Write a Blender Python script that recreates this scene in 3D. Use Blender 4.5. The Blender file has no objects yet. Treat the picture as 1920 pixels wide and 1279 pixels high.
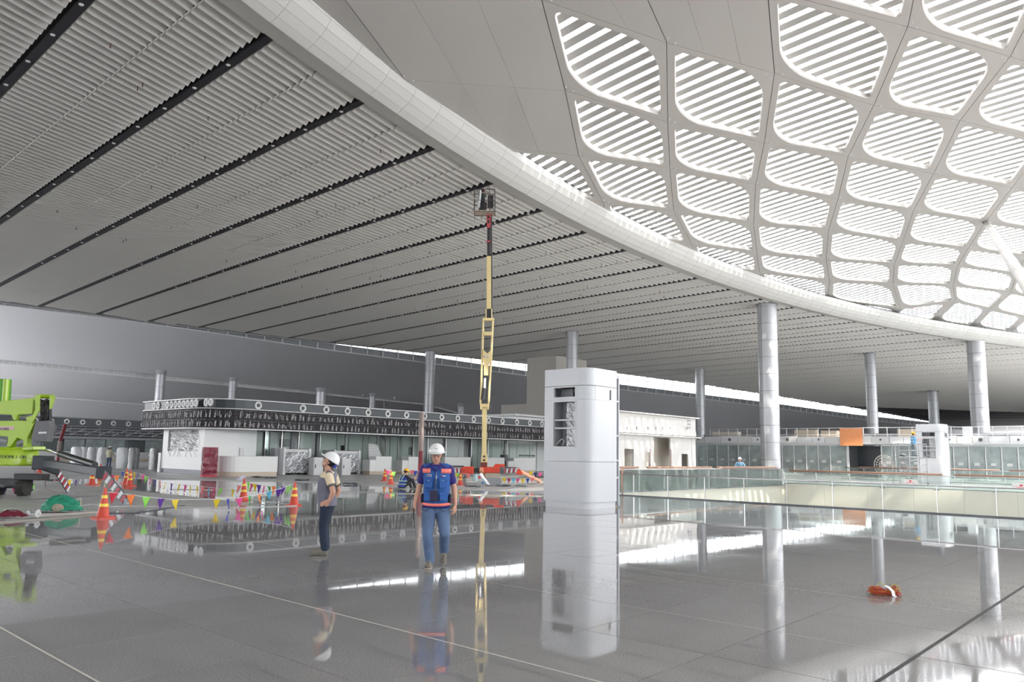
import bpy, bmesh, math, random
from mathutils import Vector, Matrix
import numpy as np
random.seed(7)
sc = bpy.context.scene
COL = sc.collection
PI = math.pi
# ------------------------------------------------------------------ camera, sky, sun, exposure
FPX = 1430.0; PITCH = math.radians(7.2); ROLL = math.radians(1.03); EYE = 1.64
HOR = 852.0; CY = HOR - FPX * math.tan(PITCH)
cr, sr = math.cos(ROLL), math.sin(ROLL); cp, sp = math.cos(PITCH), math.sin(PITCH)
c_right = Vector((1, 0, 0)); c_up = Vector((0, -sp, cp)); c_fwd = Vector((0, cp, sp))
c_r2 = c_right * cr + c_up * sr; c_u2 = -c_right * sr + c_up * cr
cam_d = bpy.data.cameras.new('camera'); cam = bpy.data.objects.new('camera', cam_d); COL.objects.link(cam)
M = Matrix.Identity(4)
for i in range(3):
    M[i][0] = c_r2[i]; M[i][1] = c_u2[i]; M[i][2] = -c_fwd[i]
M[2][3] = EYE
cam.matrix_world = M
cam_d.sensor_width = 36.0; cam_d.lens = FPX * 36.0 / 1920.0
cam_d.shift_y = (CY - 639.5) / 1920.0
cam_d.clip_start = 0.1; cam_d.clip_end = 1500
sc.camera = cam
W = bpy.data.worlds.new('sky'); sc.world = W; W.use_nodes = True
wn = W.node_tree.nodes; wl = W.node_tree.links
bg = wn['Background']; bg.inputs[0].default_value = (0.95, 0.965, 1.0, 1); bg.inputs[1].default_value = 8.0
sun_d = bpy.data.lights.new('sun', 'SUN'); sun_d.energy = 8.0; sun_d.angle = math.radians(0.6); sun_d.color = (1.0, 0.93, 0.82)
sun = bpy.data.objects.new('sun', sun_d); COL.objects.link(sun)
SUN_TO = Vector((0.34, -0.55, 0.76)).normalized()
sun.rotation_euler = SUN_TO.to_track_quat('Z', 'Y').to_euler()
sc.view_settings.view_transform = 'Standard'; sc.view_settings.look = 'None'
sc.view_settings.exposure = 0.40; sc.view_settings.gamma = 1.0; sc.view_settings.use_curve_mapping = False
cy = sc.cycles
cy.max_bounces = 8; cy.diffuse_bounces = 5; cy.glossy_bounces = 4; cy.transmission_bounces = 4; cy.transparent_max_bounces = 14
cy.use_denoising = True; cy.caustics_reflective = False; cy.caustics_refractive = False
cy.sample_clamp_indirect = 6.0; cy.use_adaptive_sampling = True; cy.adaptive_threshold = 0.03

# ------------------------------------------------------------------ surveying helpers (hall axes U and V, metres)
AU = math.radians(47.8)
U = Vector((-math.sin(AU), math.cos(AU), 0)); V = Vector((math.cos(AU), math.sin(AU), 0))
def G(u, v, z=0.0): return U * u + V * v + Vector((0, 0, z))
def ray(x, y):
    d = c_r2 * ((x - 960) / FPX) - c_u2 * ((y - CY) / FPX) + c_fwd
    return d / d.y
EYEP = Vector((0, 0, EYE))
def floor_pt(x, y, z=0.0):
    r = ray(x, y); return EYEP + r * ((z - EYE) / r.z)
def at_dist(x, y, Y): return EYEP + ray(x, y) * Y
def on_u(x, y, u):
    r = ray(x, y); return EYEP + r * (u / r.dot(U))
def on_v(x, y, v):
    r = ray(x, y); return EYEP + r * (v / r.dot(V))
def hv(x, P):            # ground point under pixel column x at the distance of P
    return at_dist(x, 860, P.y)
def z_at(y, P, x=None):  # height at which a vertical through P crosses pixel row y
    lo, hi = -20.0, 60.0
    for _ in range(40):
        m = (lo + hi) / 2; q = Vector((P.x, P.y, m)) - EYEP
        py = CY - FPX * q.dot(c_u2) / q.dot(c_fwd)
        if py > y: lo = m
        else: hi = m
    return lo
def lerp(a, b, t): return a + (b - a) * t
def pl(x, pts):          # piecewise linear
    if x <= pts[0][0]: return pts[0][1]
    for (a, b), (c, d) in zip(pts, pts[1:]):
        if x <= c: return b + (d - b) * (x - a) / (c - a)
    return pts[-1][1]

# ------------------------------------------------------------------ materials
MATS = {}
def mat(name, col, rough=0.6, metal=0.0, noise=0.0, nscale=8.0, bump=0.0, spec=0.5, emit=None, coat=0.0):
    if name in MATS: return MATS[name]
    m = bpy.data.materials.new(name); m.use_nodes = True
    nt = m.node_tree; b = nt.nodes['Principled BSDF']
    b.inputs['Base Color'].default_value = (*col, 1); b.inputs['Roughness'].default_value = rough
    b.inputs['Metallic'].default_value = metal; b.inputs['Specular IOR Level'].default_value = spec
    b.inputs['Coat Weight'].default_value = coat
    if emit:
        b.inputs['Emission Color'].default_value = (*emit[0], 1); b.inputs['Emission Strength'].default_value = emit[1]
    if noise or bump:
        tc = nt.nodes.new('ShaderNodeTexCoord'); n = nt.nodes.new('ShaderNodeTexNoise')
        n.inputs['Scale'].default_value = nscale; n.inputs['Detail'].default_value = 5
        nt.links.new(tc.outputs['Object'], n.inputs['Vector'])
        if noise:
            mx = nt.nodes.new('ShaderNodeMixRGB'); mx.inputs[1].default_value = (*[c * (1 - noise) for c in col], 1)
            mx.inputs[2].default_value = (*[min(1, c * (1 + noise)) for c in col], 1)
            nt.links.new(n.outputs['Fac'], mx.inputs[0]); nt.links.new(mx.outputs[0], b.inputs['Base Color'])
        if bump:
            bp = nt.nodes.new('ShaderNodeBump'); bp.inputs['Strength'].default_value = bump; bp.inputs['Distance'].default_value = 0.02
            nt.links.new(n.outputs['Fac'], bp.inputs['Height']); nt.links.new(bp.outputs[0], b.inputs['Normal'])
    MATS[name] = m; return m
def glass_mat(name, tint, refl=0.10, dirt=0.0):
    m = bpy.data.materials.new(name); m.use_nodes = True; nt = m.node_tree
    nt.nodes.remove(nt.nodes['Principled BSDF']); out = nt.nodes['Material Output']
    t = nt.nodes.new('ShaderNodeBsdfTransparent'); t.inputs[0].default_value = (*tint, 1)
    g = nt.nodes.new('ShaderNodeBsdfGlossy'); g.inputs['Roughness'].default_value = 0.02
    fr = nt.nodes.new('ShaderNodeFresnel'); fr.inputs[0].default_value = 1.28
    mx = nt.nodes.new('ShaderNodeMixShader'); nt.links.new(fr.outputs[0], mx.inputs[0])
    nt.links.new(t.outputs[0], mx.inputs[1]); nt.links.new(g.outputs[0], mx.inputs[2])
    last = mx
    if dirt:
        d = nt.nodes.new('ShaderNodeBsdfDiffuse'); d.inputs[0].default_value = (0.72, 0.80, 0.79, 1)
        m2 = nt.nodes.new('ShaderNodeMixShader')
        n = nt.nodes.new('ShaderNodeTexNoise'); n.inputs['Scale'].default_value = 1.3; tc = nt.nodes.new('ShaderNodeTexCoord')
        nt.links.new(tc.outputs['Object'], n.inputs['Vector'])
        mr = nt.nodes.new('ShaderNodeMapRange'); mr.inputs[1].default_value = 0.3; mr.inputs[2].default_value = 0.7
        mr.inputs[3].default_value = dirt * 0.8; mr.inputs[4].default_value = dirt * 1.2
        nt.links.new(n.outputs['Fac'], mr.inputs[0]); nt.links.new(mr.outputs[0], m2.inputs[0])
        nt.links.new(mx.outputs[0], m2.inputs[1]); nt.links.new(d.outputs[0], m2.inputs[2]); last = m2
    nt.links.new(last.outputs[0], out.inputs[0]); MATS[name] = m; return m
def floor_mat(name, base, var, r0, r1, spec=0.5):
    m = bpy.data.materials.new(name); m.use_nodes = True; nt = m.node_tree; L = nt.links.new
    b = nt.nodes['Principled BSDF']; geo = nt.nodes.new('ShaderNodeNewGeometry'); oi = nt.nodes.new('ShaderNodeObjectInfo')
    big = nt.nodes.new('ShaderNodeTexNoise'); big.inputs['Scale'].default_value = 0.9; big.inputs['Detail'].default_value = 6
    fine = nt.nodes.new('ShaderNodeTexNoise'); fine.inputs['Scale'].default_value = 55; fine.inputs['Detail'].default_value = 2
    dust = nt.nodes.new('ShaderNodeTexNoise'); dust.inputs['Scale'].default_value = 0.35; dust.inputs['Detail'].default_value = 7; dust.inputs['Roughness'].default_value = 0.65
    for n in (big, fine, dust): L(geo.outputs['Position'], n.inputs['Vector'])
    a = nt.nodes.new('ShaderNodeMixRGB'); a.inputs[1].default_value = (*[c * (1 - var) for c in base], 1); a.inputs[2].default_value = (*[c * (1 + var) for c in base], 1)
    L(big.outputs['Fac'], a.inputs[0])
    f = nt.nodes.new('ShaderNodeMixRGB'); f.blend_type = 'MULTIPLY'; f.inputs[0].default_value = 0.45
    cr_ = nt.nodes.new('ShaderNodeValToRGB'); cr_.color_ramp.elements[0].position = 0.35; cr_.color_ramp.elements[1].position = 0.65
    cr_.color_ramp.elements[0].color = (.45, .45, .45, 1); L(fine.outputs['Fac'], cr_.inputs[0])
    L(a.outputs[0], f.inputs[1]); L(cr_.outputs[0], f.inputs[2])
    h = nt.nodes.new('ShaderNodeHueSaturation'); mr0 = nt.nodes.new('ShaderNodeMapRange'); mr0.inputs[3].default_value = 0.965; mr0.inputs[4].default_value = 1.035
    L(oi.outputs['Random'], mr0.inputs[0]); L(mr0.outputs[0], h.inputs['Value']); L(f.outputs[0], h.inputs['Color'])
    L(h.outputs[0], b.inputs['Base Color'])
    mr = nt.nodes.new('ShaderNodeMapRange'); mr.inputs[1].default_value = 0.42; mr.inputs[2].default_value = 0.72
    mr.inputs[3].default_value = r0; mr.inputs[4].default_value = r1
    L(dust.outputs['Fac'], mr.inputs[0]); L(mr.outputs[0], b.inputs['Roughness'])
    b.inputs['Specular IOR Level'].default_value = spec; b.inputs['IOR'].default_value = 1.75 if name[0] == 'p' else 1.45
    MATS[name] = m; return m

m_floor = floor_mat('polished granite', (0.325, 0.32, 0.325), 0.16, 0.02, 0.085, 0.5)
m_floor2 = floor_mat('dusty granite', (0.50, 0.50, 0.49), 0.15, 0.30, 0.60, 0.35)
m_grout = mat('joint dark', (0.05, 0.05, 0.05), 0.8)
m_joint = mat('joint light', (0.62, 0.60, 0.54), 0.6)
m_slat = mat('slat white', (0.60, 0.59, 0.565), 0.45, noise=0.04, nscale=0.5)
m_black = mat('ceiling void black', (0.022, 0.02, 0.026), 0.8)
m_ring = mat('ring panel white', (0.58, 0.575, 0.55), 0.40, noise=0.03, nscale=0.4)
m_lip = mat('ring soffit', (0.50, 0.49, 0.46), 0.5)
m_dome = mat('dome panel', (0.52, 0.50, 0.475), 0.5, noise=0.03, nscale=0.3)
m_blade = mat('louvre white', (0.45, 0.445, 0.435), 0.5)
m_seam = mat('seam dark', (0.05, 0.045, 0.04), 0.8)
m_alu = mat('column aluminium', (0.46, 0.47, 0.49), 0.36, 0.35, noise=0.05, nscale=0.6)
m_band = mat('roof underside panel', (0.40, 0.40, 0.42), 0.55, noise=0.04, nscale=0.15)
m_frame = mat('white steel', (0.72, 0.73, 0.74), 0.5)
m_wht = mat('white panel', (0.64, 0.64, 0.64), 0.35, noise=0.02, nscale=0.8)
m_kiosk = mat('kiosk white', (0.60, 0.615, 0.64), 0.28, noise=0.02, nscale=0.6)
m_beige = mat('beige plinth', (0.56, 0.48, 0.38), 0.6, noise=0.1, nscale=3)
m_cream = mat('cream stone', (0.62, 0.57, 0.50), 0.45, noise=0.08, nscale=0.7)
m_grey = mat('mid grey', (0.30, 0.31, 0.33), 0.5)
m_dkgrey = mat('dark grey panel', (0.085, 0.095, 0.11), 0.3)
m_blackp = mat('black plastic', (0.02, 0.02, 0.022), 0.4)
m_rubber = mat('rubber', (0.035, 0.033, 0.03), 0.8, noise=0.2, nscale=12)
m_steel = mat('brushed steel', (0.55, 0.55, 0.56), 0.25, 0.9)
m_clear = glass_mat('clear glass', (0.94, 0.97, 0.96))
m_green = glass_mat('green balustrade glass', (0.92, 0.965, 0.945), dirt=0.07)
m_part = glass_mat('partition glass', (0.66, 0.74, 0.74), dirt=0.42)
m_pav = mat('pavilion board', (0.54, 0.525, 0.50), 0.6, noise=0.05, nscale=0.8)
m_wht2 = mat('counter white', (0.78, 0.78, 0.77), 0.4)
m_film = mat('bubble wrap', (0.78, 0.79, 0.80), 0.22, noise=0.12, nscale=9, bump=1.0)
m_foil = mat('silver foil', (0.46, 0.47, 0.49), 0.30, 0.4, noise=0.25, nscale=7, bump=1.0)
m_wood = mat('handrail wood', (0.36, 0.20, 0.13), 0.45, noise=0.2, nscale=4)
m_orange = mat('orange board', (0.85, 0.34, 0.14), 0.6, noise=0.08, nscale=3)
m_redwrap = mat('red wrapped film', (0.21, 0.018, 0.04), 0.25, noise=0.35, nscale=5, bump=0.6)
m_lime = mat('lime paint', (0.36, 0.54, 0.02), 0.35, noise=0.06, nscale=3, coat=0.3)
m_limed = mat('lime paint dark', (0.10, 0.36, 0.02), 0.4)
m_cream_p = mat('cream yellow paint', (0.70, 0.56, 0.27), 0.4, noise=0.08, nscale=3)
m_redp = mat('red orange paint', (0.62, 0.055, 0.025), 0.4, noise=0.12, nscale=3)
m_red = mat('red', (0.60, 0.03, 0.06), 0.5)
m_cone = mat('cone red orange', (0.62, 0.075, 0.045), 0.5, noise=0.12, nscale=6)
m_yel = mat('reflective yellow', (0.85, 0.62, 0.06), 0.4)
m_dirtyred = mat('dusty red steel', (0.42, 0.30, 0.29), 0.7, noise=0.3, nscale=7)

# ------------------------------------------------------------------ mesh building
class MB:
    def __init__(s): s.v = []; s.f = []; s.mi = []; s.cur = 0
    def add(s, vs, fs):
        n = len(s.v); s.v.extend([tuple(p) for p in vs]); s.f.extend([tuple(i + n for i in f) for f in fs]); s.mi.extend([s.cur] * len(fs)); return s
    def box(s, c, d, rot=None):
        c = Vector(c); hx, hy, hz = d[0] / 2, d[1] / 2, d[2] / 2
        vs = [Vector((x, y, z)) for x in (-hx, hx) for y in (-hy, hy) for z in (-hz, hz)]
        if rot is not None:
            R_ = rot if isinstance(rot, Matrix) else Matrix.Rotation(rot, 3, 'Z'); vs = [R_ @ p for p in vs]
        return s.add([c + p for p in vs], [(0, 1, 3, 2), (4, 6, 7, 5), (0, 4, 5, 1), (2, 3, 7, 6), (0, 2, 6, 4), (1, 5, 7, 3)])
    def hexa(s, b, t):   # bottom 4 pts ccw, top 4 pts
        return s.add(list(b) + list(t), [(3, 2, 1, 0), (4, 5, 6, 7), (0, 1, 5, 4), (1, 2, 6, 5), (2, 3, 7, 6), (3, 0, 4, 7)])
    def bar(s, a, b, w, h, up=(0, 0, 1)):   # rectangular bar from a to b
        a = Vector(a); b = Vector(b); d = (b - a).normalized(); up = Vector(up)
        if abs(d.dot(up)) > .99: up = Vector((0, 1, 0))
        x = d.cross(up).normalized(); y = x.cross(d).normalized()
        q = [x * (-w / 2) + y * (-h / 2), x * (w / 2) + y * (-h / 2), x * (w / 2) + y * (h / 2), x * (-w / 2) + y * (h / 2)]
        return s.hexa([a + p for p in q], [b + p for p in q])
    def tube(s, pts, r, n=8, caps=True):
        pts = [Vector(p) for p in pts]; rs = r if isinstance(r, (list, tuple)) else [r] * len(pts)
        ring = []; px = None
        for i, p in enumerate(pts):
            d = (pts[min(i + 1, len(pts) - 1)] - pts[max(i - 1, 0)])
            d = d.normalized() if d.length > 1e-9 else Vector((0, 0, 1))
            if px is None:
                a = Vector((0, 0, 1)) if abs(d.z) < .9 else Vector((1, 0, 0)); px = d.cross(a).normalized()
            else:
                px = px - d * px.dot(d); px = px.normalized() if px.length > 1e-6 else d.orthogonal().normalized()
            py = d.cross(px)
            ring.append([p + (px * math.cos(2 * PI * k / n) + py * math.sin(2 * PI * k / n)) * rs[i] for k in range(n)])
        vs = [q for rg in ring for q in rg]; fs = []
        for i in range(len(pts) - 1):
            for k in range(n):
                fs.append((i * n + k, i * n + (k + 1) % n, (i + 1) * n + (k + 1) % n, (i + 1) * n + k))
        if caps: fs.append(tuple(range(n - 1, -1, -1))); fs.append(tuple((len(pts) - 1) * n + k for k in range(n)))
        return s.add(vs, fs)
    def lathe(s, prof, n=16, o=(0, 0, 0), axis='Z', a0=0, a1=2 * PI):
        o = Vector(o); vs = []; fs = []; full = abs(a1 - a0 - 2 * PI) < 1e-6; m = n if full else n + 1
        for r, h in prof:
            for k in range(m):
                a = a0 + (a1 - a0) * k / n; x, y = r * math.cos(a), r * math.sin(a)
                vs.append(o + (Vector((x, y, h)) if axis == 'Z' else Vector((x, h, y)) if axis == 'Y' else Vector((h, x, y))))
        for i in range(len(prof) - 1):
            for k in range(n):
                fs.append((i * m + k, i * m + (k + 1) % m, (i + 1) * m + (k + 1) % m, (i + 1) * m + k))
        return s.add(vs, fs)
    def prism(s, poly, a, b):   # polygon of 3D points swept from offset a to offset b
        a = Vector(a); b = Vector(b); n = len(poly); P = [Vector(p) for p in poly]
        return s.add([p + a for p in P] + [p + b for p in P],
                     [tuple(range(n - 1, -1, -1)), tuple(range(n, 2 * n))] + [(i, (i + 1) % n, n + (i + 1) % n, n + i) for i in range(n)])
    def sheet(s, rows):
        m = len(rows[0]); vs = [p for r_ in rows for p in r_]
        return s.add(vs, [(i * m + k, i * m + k + 1, (i + 1) * m + k + 1, (i + 1) * m + k) for i in range(len(rows) - 1) for k in range(m - 1)])
    def ball(s, c, r, n=10, sq=(1, 1, 1)):
        c = Vector(c); prof = [(math.sin(PI * i / n), -math.cos(PI * i / n)) for i in range(n + 1)]
        k0 = len(s.v); s.lathe([(max(a, 1e-4), b) for a, b in prof], n * 2 if n < 8 else n + 4)
        for i in range(k0, len(s.v)):
            p = s.v[i]; s.v[i] = (c.x + p[0] * r * sq[0], c.y + p[1] * r * sq[1], c.z + p[2] * r * sq[2])
        return s
    def mesh(s, name, mats, smooth=False):
        me = bpy.data.meshes.new(name); me.from_pydata(s.v, [], s.f)
        for m_ in (mats if isinstance(mats, (list, tuple)) else [mats]): me.materials.append(m_)
        if len(me.materials) > 1: me.polygons.foreach_set('material_index', s.mi)
        if smooth: me.polygons.foreach_set('use_smooth', [True] * len(me.polygons))
        me.update(); return me
    def build(s, name, mats, parent=None, smooth=False, bevel=0, auto=False):
        me = s.mesh(name, mats, smooth)
        o = bpy.data.objects.new(name, me); COL.objects.link(o)
        if parent is not None: o.parent = parent
        if smooth and auto:
            bm = bmesh.new(); bm.from_mesh(me)
            for e in bm.edges:
                if len(e.link_faces) == 2 and e.calc_face_angle(0) > math.radians(35): e.smooth = False
            bm.to_mesh(me); bm.free()
        if bevel:
            b = o.modifiers.new('bevel', 'BEVEL'); b.width = bevel; b.segments = 2; b.limit_method = 'ANGLE'
        return o
def inst(name, me, parent, loc=(0, 0, 0), rot=None, scale=None):
    o = bpy.data.objects.new(name, me); COL.objects.link(o); o.parent = parent; o.location = loc
    if rot is not None: o.rotation_euler = rot
    if scale is not None: o.scale = scale
    return o
def tag(o, label=None, cat=None, group=None, kind=None):
    if label: o['label'] = label
    if cat: o['category'] = cat
    if group: o['group'] = group
    if kind: o['kind'] = kind
    return o
def thing(name, label, cat, loc=(0, 0, 0), rz=0.0, group=None):
    o = bpy.data.objects.new(name, None); COL.objects.link(o); o.location = loc; o.rotation_euler = (0, 0, rz); o.empty_display_size = .2
    return tag(o, label, cat, group)
def struct(name, loc=(0, 0, 0)):
    o = bpy.data.objects.new(name, None); COL.objects.link(o); o.location = loc; o['kind'] = 'structure'; return o
KIDS = {}
def dup(root, loc, rz, label, group=None):
    r = root.copy(); COL.objects.link(r); r.location = loc; r.rotation_euler = (0, 0, rz); r['label'] = label
    if group: r['group'] = group
    for ch in list(root.children):
        c = ch.copy(); COL.objects.link(c); c.parent = r
        for g in list(ch.children):
            d = g.copy(); COL.objects.link(d); d.parent = c
    return r
def text(body, size, m_, parent, loc, rot, extrude=0.004, name='lettering', align='LEFT'):
    cu = bpy.data.curves.new(name, 'FONT'); cu.body = body; cu.size = size; cu.extrude = extrude; cu.align_x = align
    cu.materials.append(m_); tmp = bpy.data.objects.new(name, cu); COL.objects.link(tmp); bpy.context.view_layer.update()
    me = bpy.data.meshes.new_from_object(tmp.evaluated_get(bpy.context.evaluated_depsgraph_get())); bpy.data.objects.remove(tmp); bpy.data.curves.remove(cu)
    if not me.materials: me.materials.append(m_)
    o = bpy.data.objects.new(name, me); COL.objects.link(o); o.parent = parent; o.location = loc; o.rotation_euler = rot
    return o
RZU = math.atan2(U.y, U.x); RZV = math.atan2(V.y, V.x)
def smooth_poly(pts, n):   # catmull-rom
    out = []; P = [Vector(p) for p in pts]
    for i in range(len(P) - 1):
        p0, p1, p2, p3 = P[max(i - 1, 0)], P[i], P[i + 1], P[min(i + 2, len(P) - 1)]
        for k in range(n):
            t = k / n
            out.append(0.5 * ((2 * p1) + (p2 - p0) * t + (2 * p0 - 5 * p1 + 4 * p2 - p3) * t * t + (3 * p1 - p0 - 3 * p2 + p3) * t ** 3))
    out.append(P[-1]); return out
# ================================================================== SETTING
# ---- vault height of the slatted ceiling, and the circle of the skylight ring
UN = 5.2; CC = (2.8302, -0.0356, -0.0665, 0.016, -0.0554); V0 = 1.4952 * UN
def zc(u, v):
    a = u / 52.0; b = v / 52.0; bb = b if b < 2.2 else 2.2 + (b - 2.2) * .9
    return EYE + UN * (CC[0] + CC[1] * a + CC[2] * a * a + CC[3] * bb + CC[4] * bb * bb)
CU, CV, R0 = -91.8, 49.67, 121.0
def RC(r, a, z): return G(CU + r * math.cos(a), CV + r * math.sin(a), z)   # polar point about the ring's centre
def zring(a): return zc(CU + R0 * math.cos(a), CV + R0 * math.sin(a))
# far edge of the ceiling (u as a function of v)
UE = [(-60, 84), (20, 84.2), (34, 83.7), (50, 81.4), (71, 76.8), (84, 72.9), (100, 68.6), (120, 65.2), (177, 57.8), (260, 47), (420, 26)]
def ue(v): return pl(v, UE)

# ---- floor: tiles on the hall grid, opening of the void left out
floor = struct('floor')
TS = 1.275; v_off = 2.23; u_off = 1.95
VU0, VU1, VV0, VV1 = -40.0, 20.0, 27.55, 48.0      # void between these u and v
CORD = [(-99, 20.2), (12.9, 20.2), (13.0, 42.5), (16, 41.8), (23.5, 33.5), (26, 21.6), (99, 20.6)]
def is_dusty(u, v): return (v > 49) or u > pl(v, CORD) + .3
cand = []; rest = [MB(), MB()]
tile_me = []
t_ = MB(); g_ = 0.004
t_.add([(-TS / 2 + g_, -TS / 2 + g_, 0), (TS / 2 - g_, -TS / 2 + g_, 0), (TS / 2 - g_, TS / 2 - g_, 0), (-TS / 2 + g_, TS / 2 - g_, 0)], [(0, 1, 2, 3)])
h_ = TS / 2 - g_
t_.add([(-h_, -h_, 0), (h_, -h_, 0), (h_, h_, 0), (-h_, h_, 0), (-h_, -h_, -.02), (h_, -h_, -.02), (h_, h_, -.02), (-h_, h_, -.02)],
       [(4, 5, 1, 0), (5, 6, 2, 1), (6, 7, 3, 2), (7, 4, 0, 3)])
tm1 = t_.mesh('floor_tile', m_floor); tm2 = t_.mesh('floor_tile', m_floor2)
for iu in range(-12, 60):
    for iv in range(-14, 60):
        u = u_off + (iu + .5) * TS; v = v_off + (iv + .5) * TS
        if VU0 < u < VU1 and VV0 < v < VV1: continue
        c = G(u, v)
        vis = c.y > 4.2 and abs(c.x) < c.y * .75 + 1
        cand.append((c.length if vis else 999 + c.length, u, v, c))
cand.sort(key=lambda t: t[0])
for n_, (d_, u, v, c) in enumerate(cand):
    dz = random.uniform(-.0004, .0004)
    if n_ < 300 and d_ < 900:
        inst('floor_tile', tm2 if is_dusty(u, v) else tm1, floor, c + Vector((0, 0, dz)), (0, 0, RZU))
    else:
        m_ = rest[1 if is_dusty(u, v) else 0]; hh = TS / 2 - .004
        if d_ < 900 or c.length < 30:
            m_.add([G(u - hh, v - hh, dz), G(u + hh, v - hh, dz), G(u + hh, v + hh, dz), G(u - hh, v + hh, dz)], [(3, 2, 1, 0)])
        else:
            m_.add([G(u - TS / 2, v - TS / 2, 0), G(u + TS / 2, v - TS / 2, 0), G(u + TS / 2, v + TS / 2, 0), G(u - TS / 2, v + TS / 2, 0)], [(3, 2, 1, 0)])
tag(rest[0].build('tile_field', m_floor, floor), kind='stuff'); tag(rest[1].build('tile_field', m_floor2, floor), kind='stuff')
# outer floor plates beyond the tile grid and bedding under the tiles (void left open)
ua, ub = u_off - 12 * TS, u_off + 60 * TS; va, vb = v_off - 14 * TS, v_off + 60 * TS
def plate(mb, u0, u1, v0, v1, z): mb.add([G(u0, v0, z), G(u1, v0, z), G(u1, v1, z), G(u0, v1, z)], [(3, 2, 1, 0)])
o_ = MB()
plate(o_, ub, 330, -200, 420, 0); plate(o_, -60, ub, vb, 420, 0)
plate(o_, -120, ua, -200, VV0, 0); plate(o_, -120, ua, VV1, vb, 0); plate(o_, ua, ub, -200, va, 0); plate(o_, -120, -60, vb, 420, 0)
tag(o_.build('outer_floor', m_floor2, floor))
b_ = MB(); plate(b_, ua, ub, va, VV0, -.006); plate(b_, VU1, ub, VV0, VV1, -.006); plate(b_, ua, ub, VV1, vb, -.006)
tag(b_.build('bedding', m_grout, floor))
# light sealed joints and the dark movement joint
j_ = MB()
for k in range(0, 12):
    v = v_off + k * 2 * TS
    if v < VV0: plate(j_, 1.95 - 15, 40, v - (.010 if k < 2 else .003), v + (.010 if k < 2 else .003), .0012)
tag(j_.build('sealed_joint', m_joint, floor))
j_ = MB(); plate(j_, 1.93, 1.965, -12, VV0, .0014); j_.build('movement_joint', m_grout, floor)

# ---- void edge: cream fascia walls, lower floor
vd = struct('wall_void')
w_ = MB()
w_.box((0, 0, 0), (0, 0, 0))
w_ = MB(); w_.hexa([G(20.0, VV0, -7), G(20.0, VV1, -7), G(20.3, VV1, -7), G(20.3, VV0, -7)], [G(20.0, VV0, .03), G(20.0, VV1, .03), G(20.3, VV1, .03), G(20.3, VV0, .03)])
w_.build('edge_fascia', m_cream, vd)
n_p = 24
for k in range(n_p):
    u1 = 20.0 - k * 2.5; u0 = u1 - 2.49
    w_ = MB(); w_.hexa([G(u0, VV1 - .02 , -3.4), G(u1, VV1 - .02, -3.4), G(u1, VV1 + .3, -3.4), G(u0, VV1 + .3, -3.4)], [G(u0, VV1 - .02, .12), G(u1, VV1 - .02, .12), G(u1, VV1 + .3, .12), G(u0, VV1 + .3, .12)])
    w_.build('fascia_panel', m_cream, vd)
w_ = MB(); w_.hexa([G(VU0, VV0 - .3, -7), G(20, VV0 - .3, -7), G(20, VV0, -7), G(VU0, VV0, -7)], [G(VU0, VV0 - .3, -.01), G(20, VV0 - .3, -.01), G(20, VV0, -.01), G(VU0, VV0, -.01)])
w_.build('near_edge', m_wht, vd)
w_ = MB(); plate(w_, VU0, 22, VV0 - 2, VV1 + 14, -6.8); w_.build('lower_floor', m_cream, vd)
w_ = MB(); w_.hexa([G(VU0, VV1 + 9, -7), G(22, VV1 + 9, -7), G(22, VV1 + 9.2, -7), G(VU0, VV1 + 9.2, -7)], [G(VU0, VV1 + 9, -.1), G(22, VV1 + 9, -.1), G(22, VV1 + 9.2, -.1), G(VU0, VV1 + 9.2, -.1)])
w_.build('lower_wall', m_cream, vd)

# ---- slatted ceiling
ceil = struct('ceiling')
K0, K1 = -4, 44
def stripe_v(k): return V0 + k * UN
BACK = .42
# black backing panels, one per bay
for k in range(K0, K1):
    va_, vb_ = stripe_v(k), stripe_v(k + 1)
    rows = []
    for j in range(25):
        row = []
        for i in range(3):
            v = lerp(va_, vb_, i / 2)
            dv = v - CV
            u_in = CU + math.sqrt(max(R0 * R0 - dv * dv, 100)) + .3 if abs(dv) < R0 - 1 else CU
            u = lerp(u_in, ue(v), j / 24)
            row.append(G(u, v, zc(u, v) + BACK))
        rows.append(row)
    mb = MB(); mb.sheet(rows); mb.build('backing_panel', m_black, ceil)
# slats are chords of circles about the ring centre, two per bay
SP = .463; SH = .36; ST = .03; NROW = 150
slats = []
for k in range(K0, K1):
    va_, vb_ = stripe_v(k) + .27, stripe_v(k + 1) - .27; vm = (va_ + vb_) / 2
    if k > 40: continue
    for n in range(0, NROW):
        r = R0 + .18 + n * SP
        segs = []
        for (a, b) in ((va_, vm - (.03 if n < 52 else 0)), (vm + (.03 if n < 52 else 0), vb_)):
            def uu(v):
                d = v - CV
                return CU + math.sqrt(max(r * r - d * d, 0)) if abs(d) < r else -999
            ua_, ub_ = uu(a), uu(b)
            if ua_ < -60 or ua_ > ue(a) - .3 or ub_ > ue(b) - .3: continue
            segs.append((ua_, a, ub_, b))
        if segs: slats.append((k, n, segs))
def slat_mb(mb, segs):
    for (ua_, a, ub_, b) in segs:
        A = G(ua_, a, zc(ua_, a)); B = G(ub_, b, zc(ub_, b)); d = (B - A); nrm = Vector((-d.y, d.x, 0)).normalized()
        if nrm.dot(U) < 0: nrm = -nrm
        up = Vector((0, 0, SH)); tl = nrm * -.30
        q = [A, B, B + nrm * ST, A + nrm * ST]
        mb.hexa(q, [p + up + tl for p in q])
def px_size(s):
    k, n, segs = s; ua_, a, ub_, b = segs[0]; P = G(ua_, a, zc(ua_, a))
    if P.y < 3: return 0
    x = 960 + FPX * P.x / P.y
    if x < -150 or x > 2000 or FPX * (P.z) / P.y > 1050: return 0
    return 1 / P.y
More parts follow.
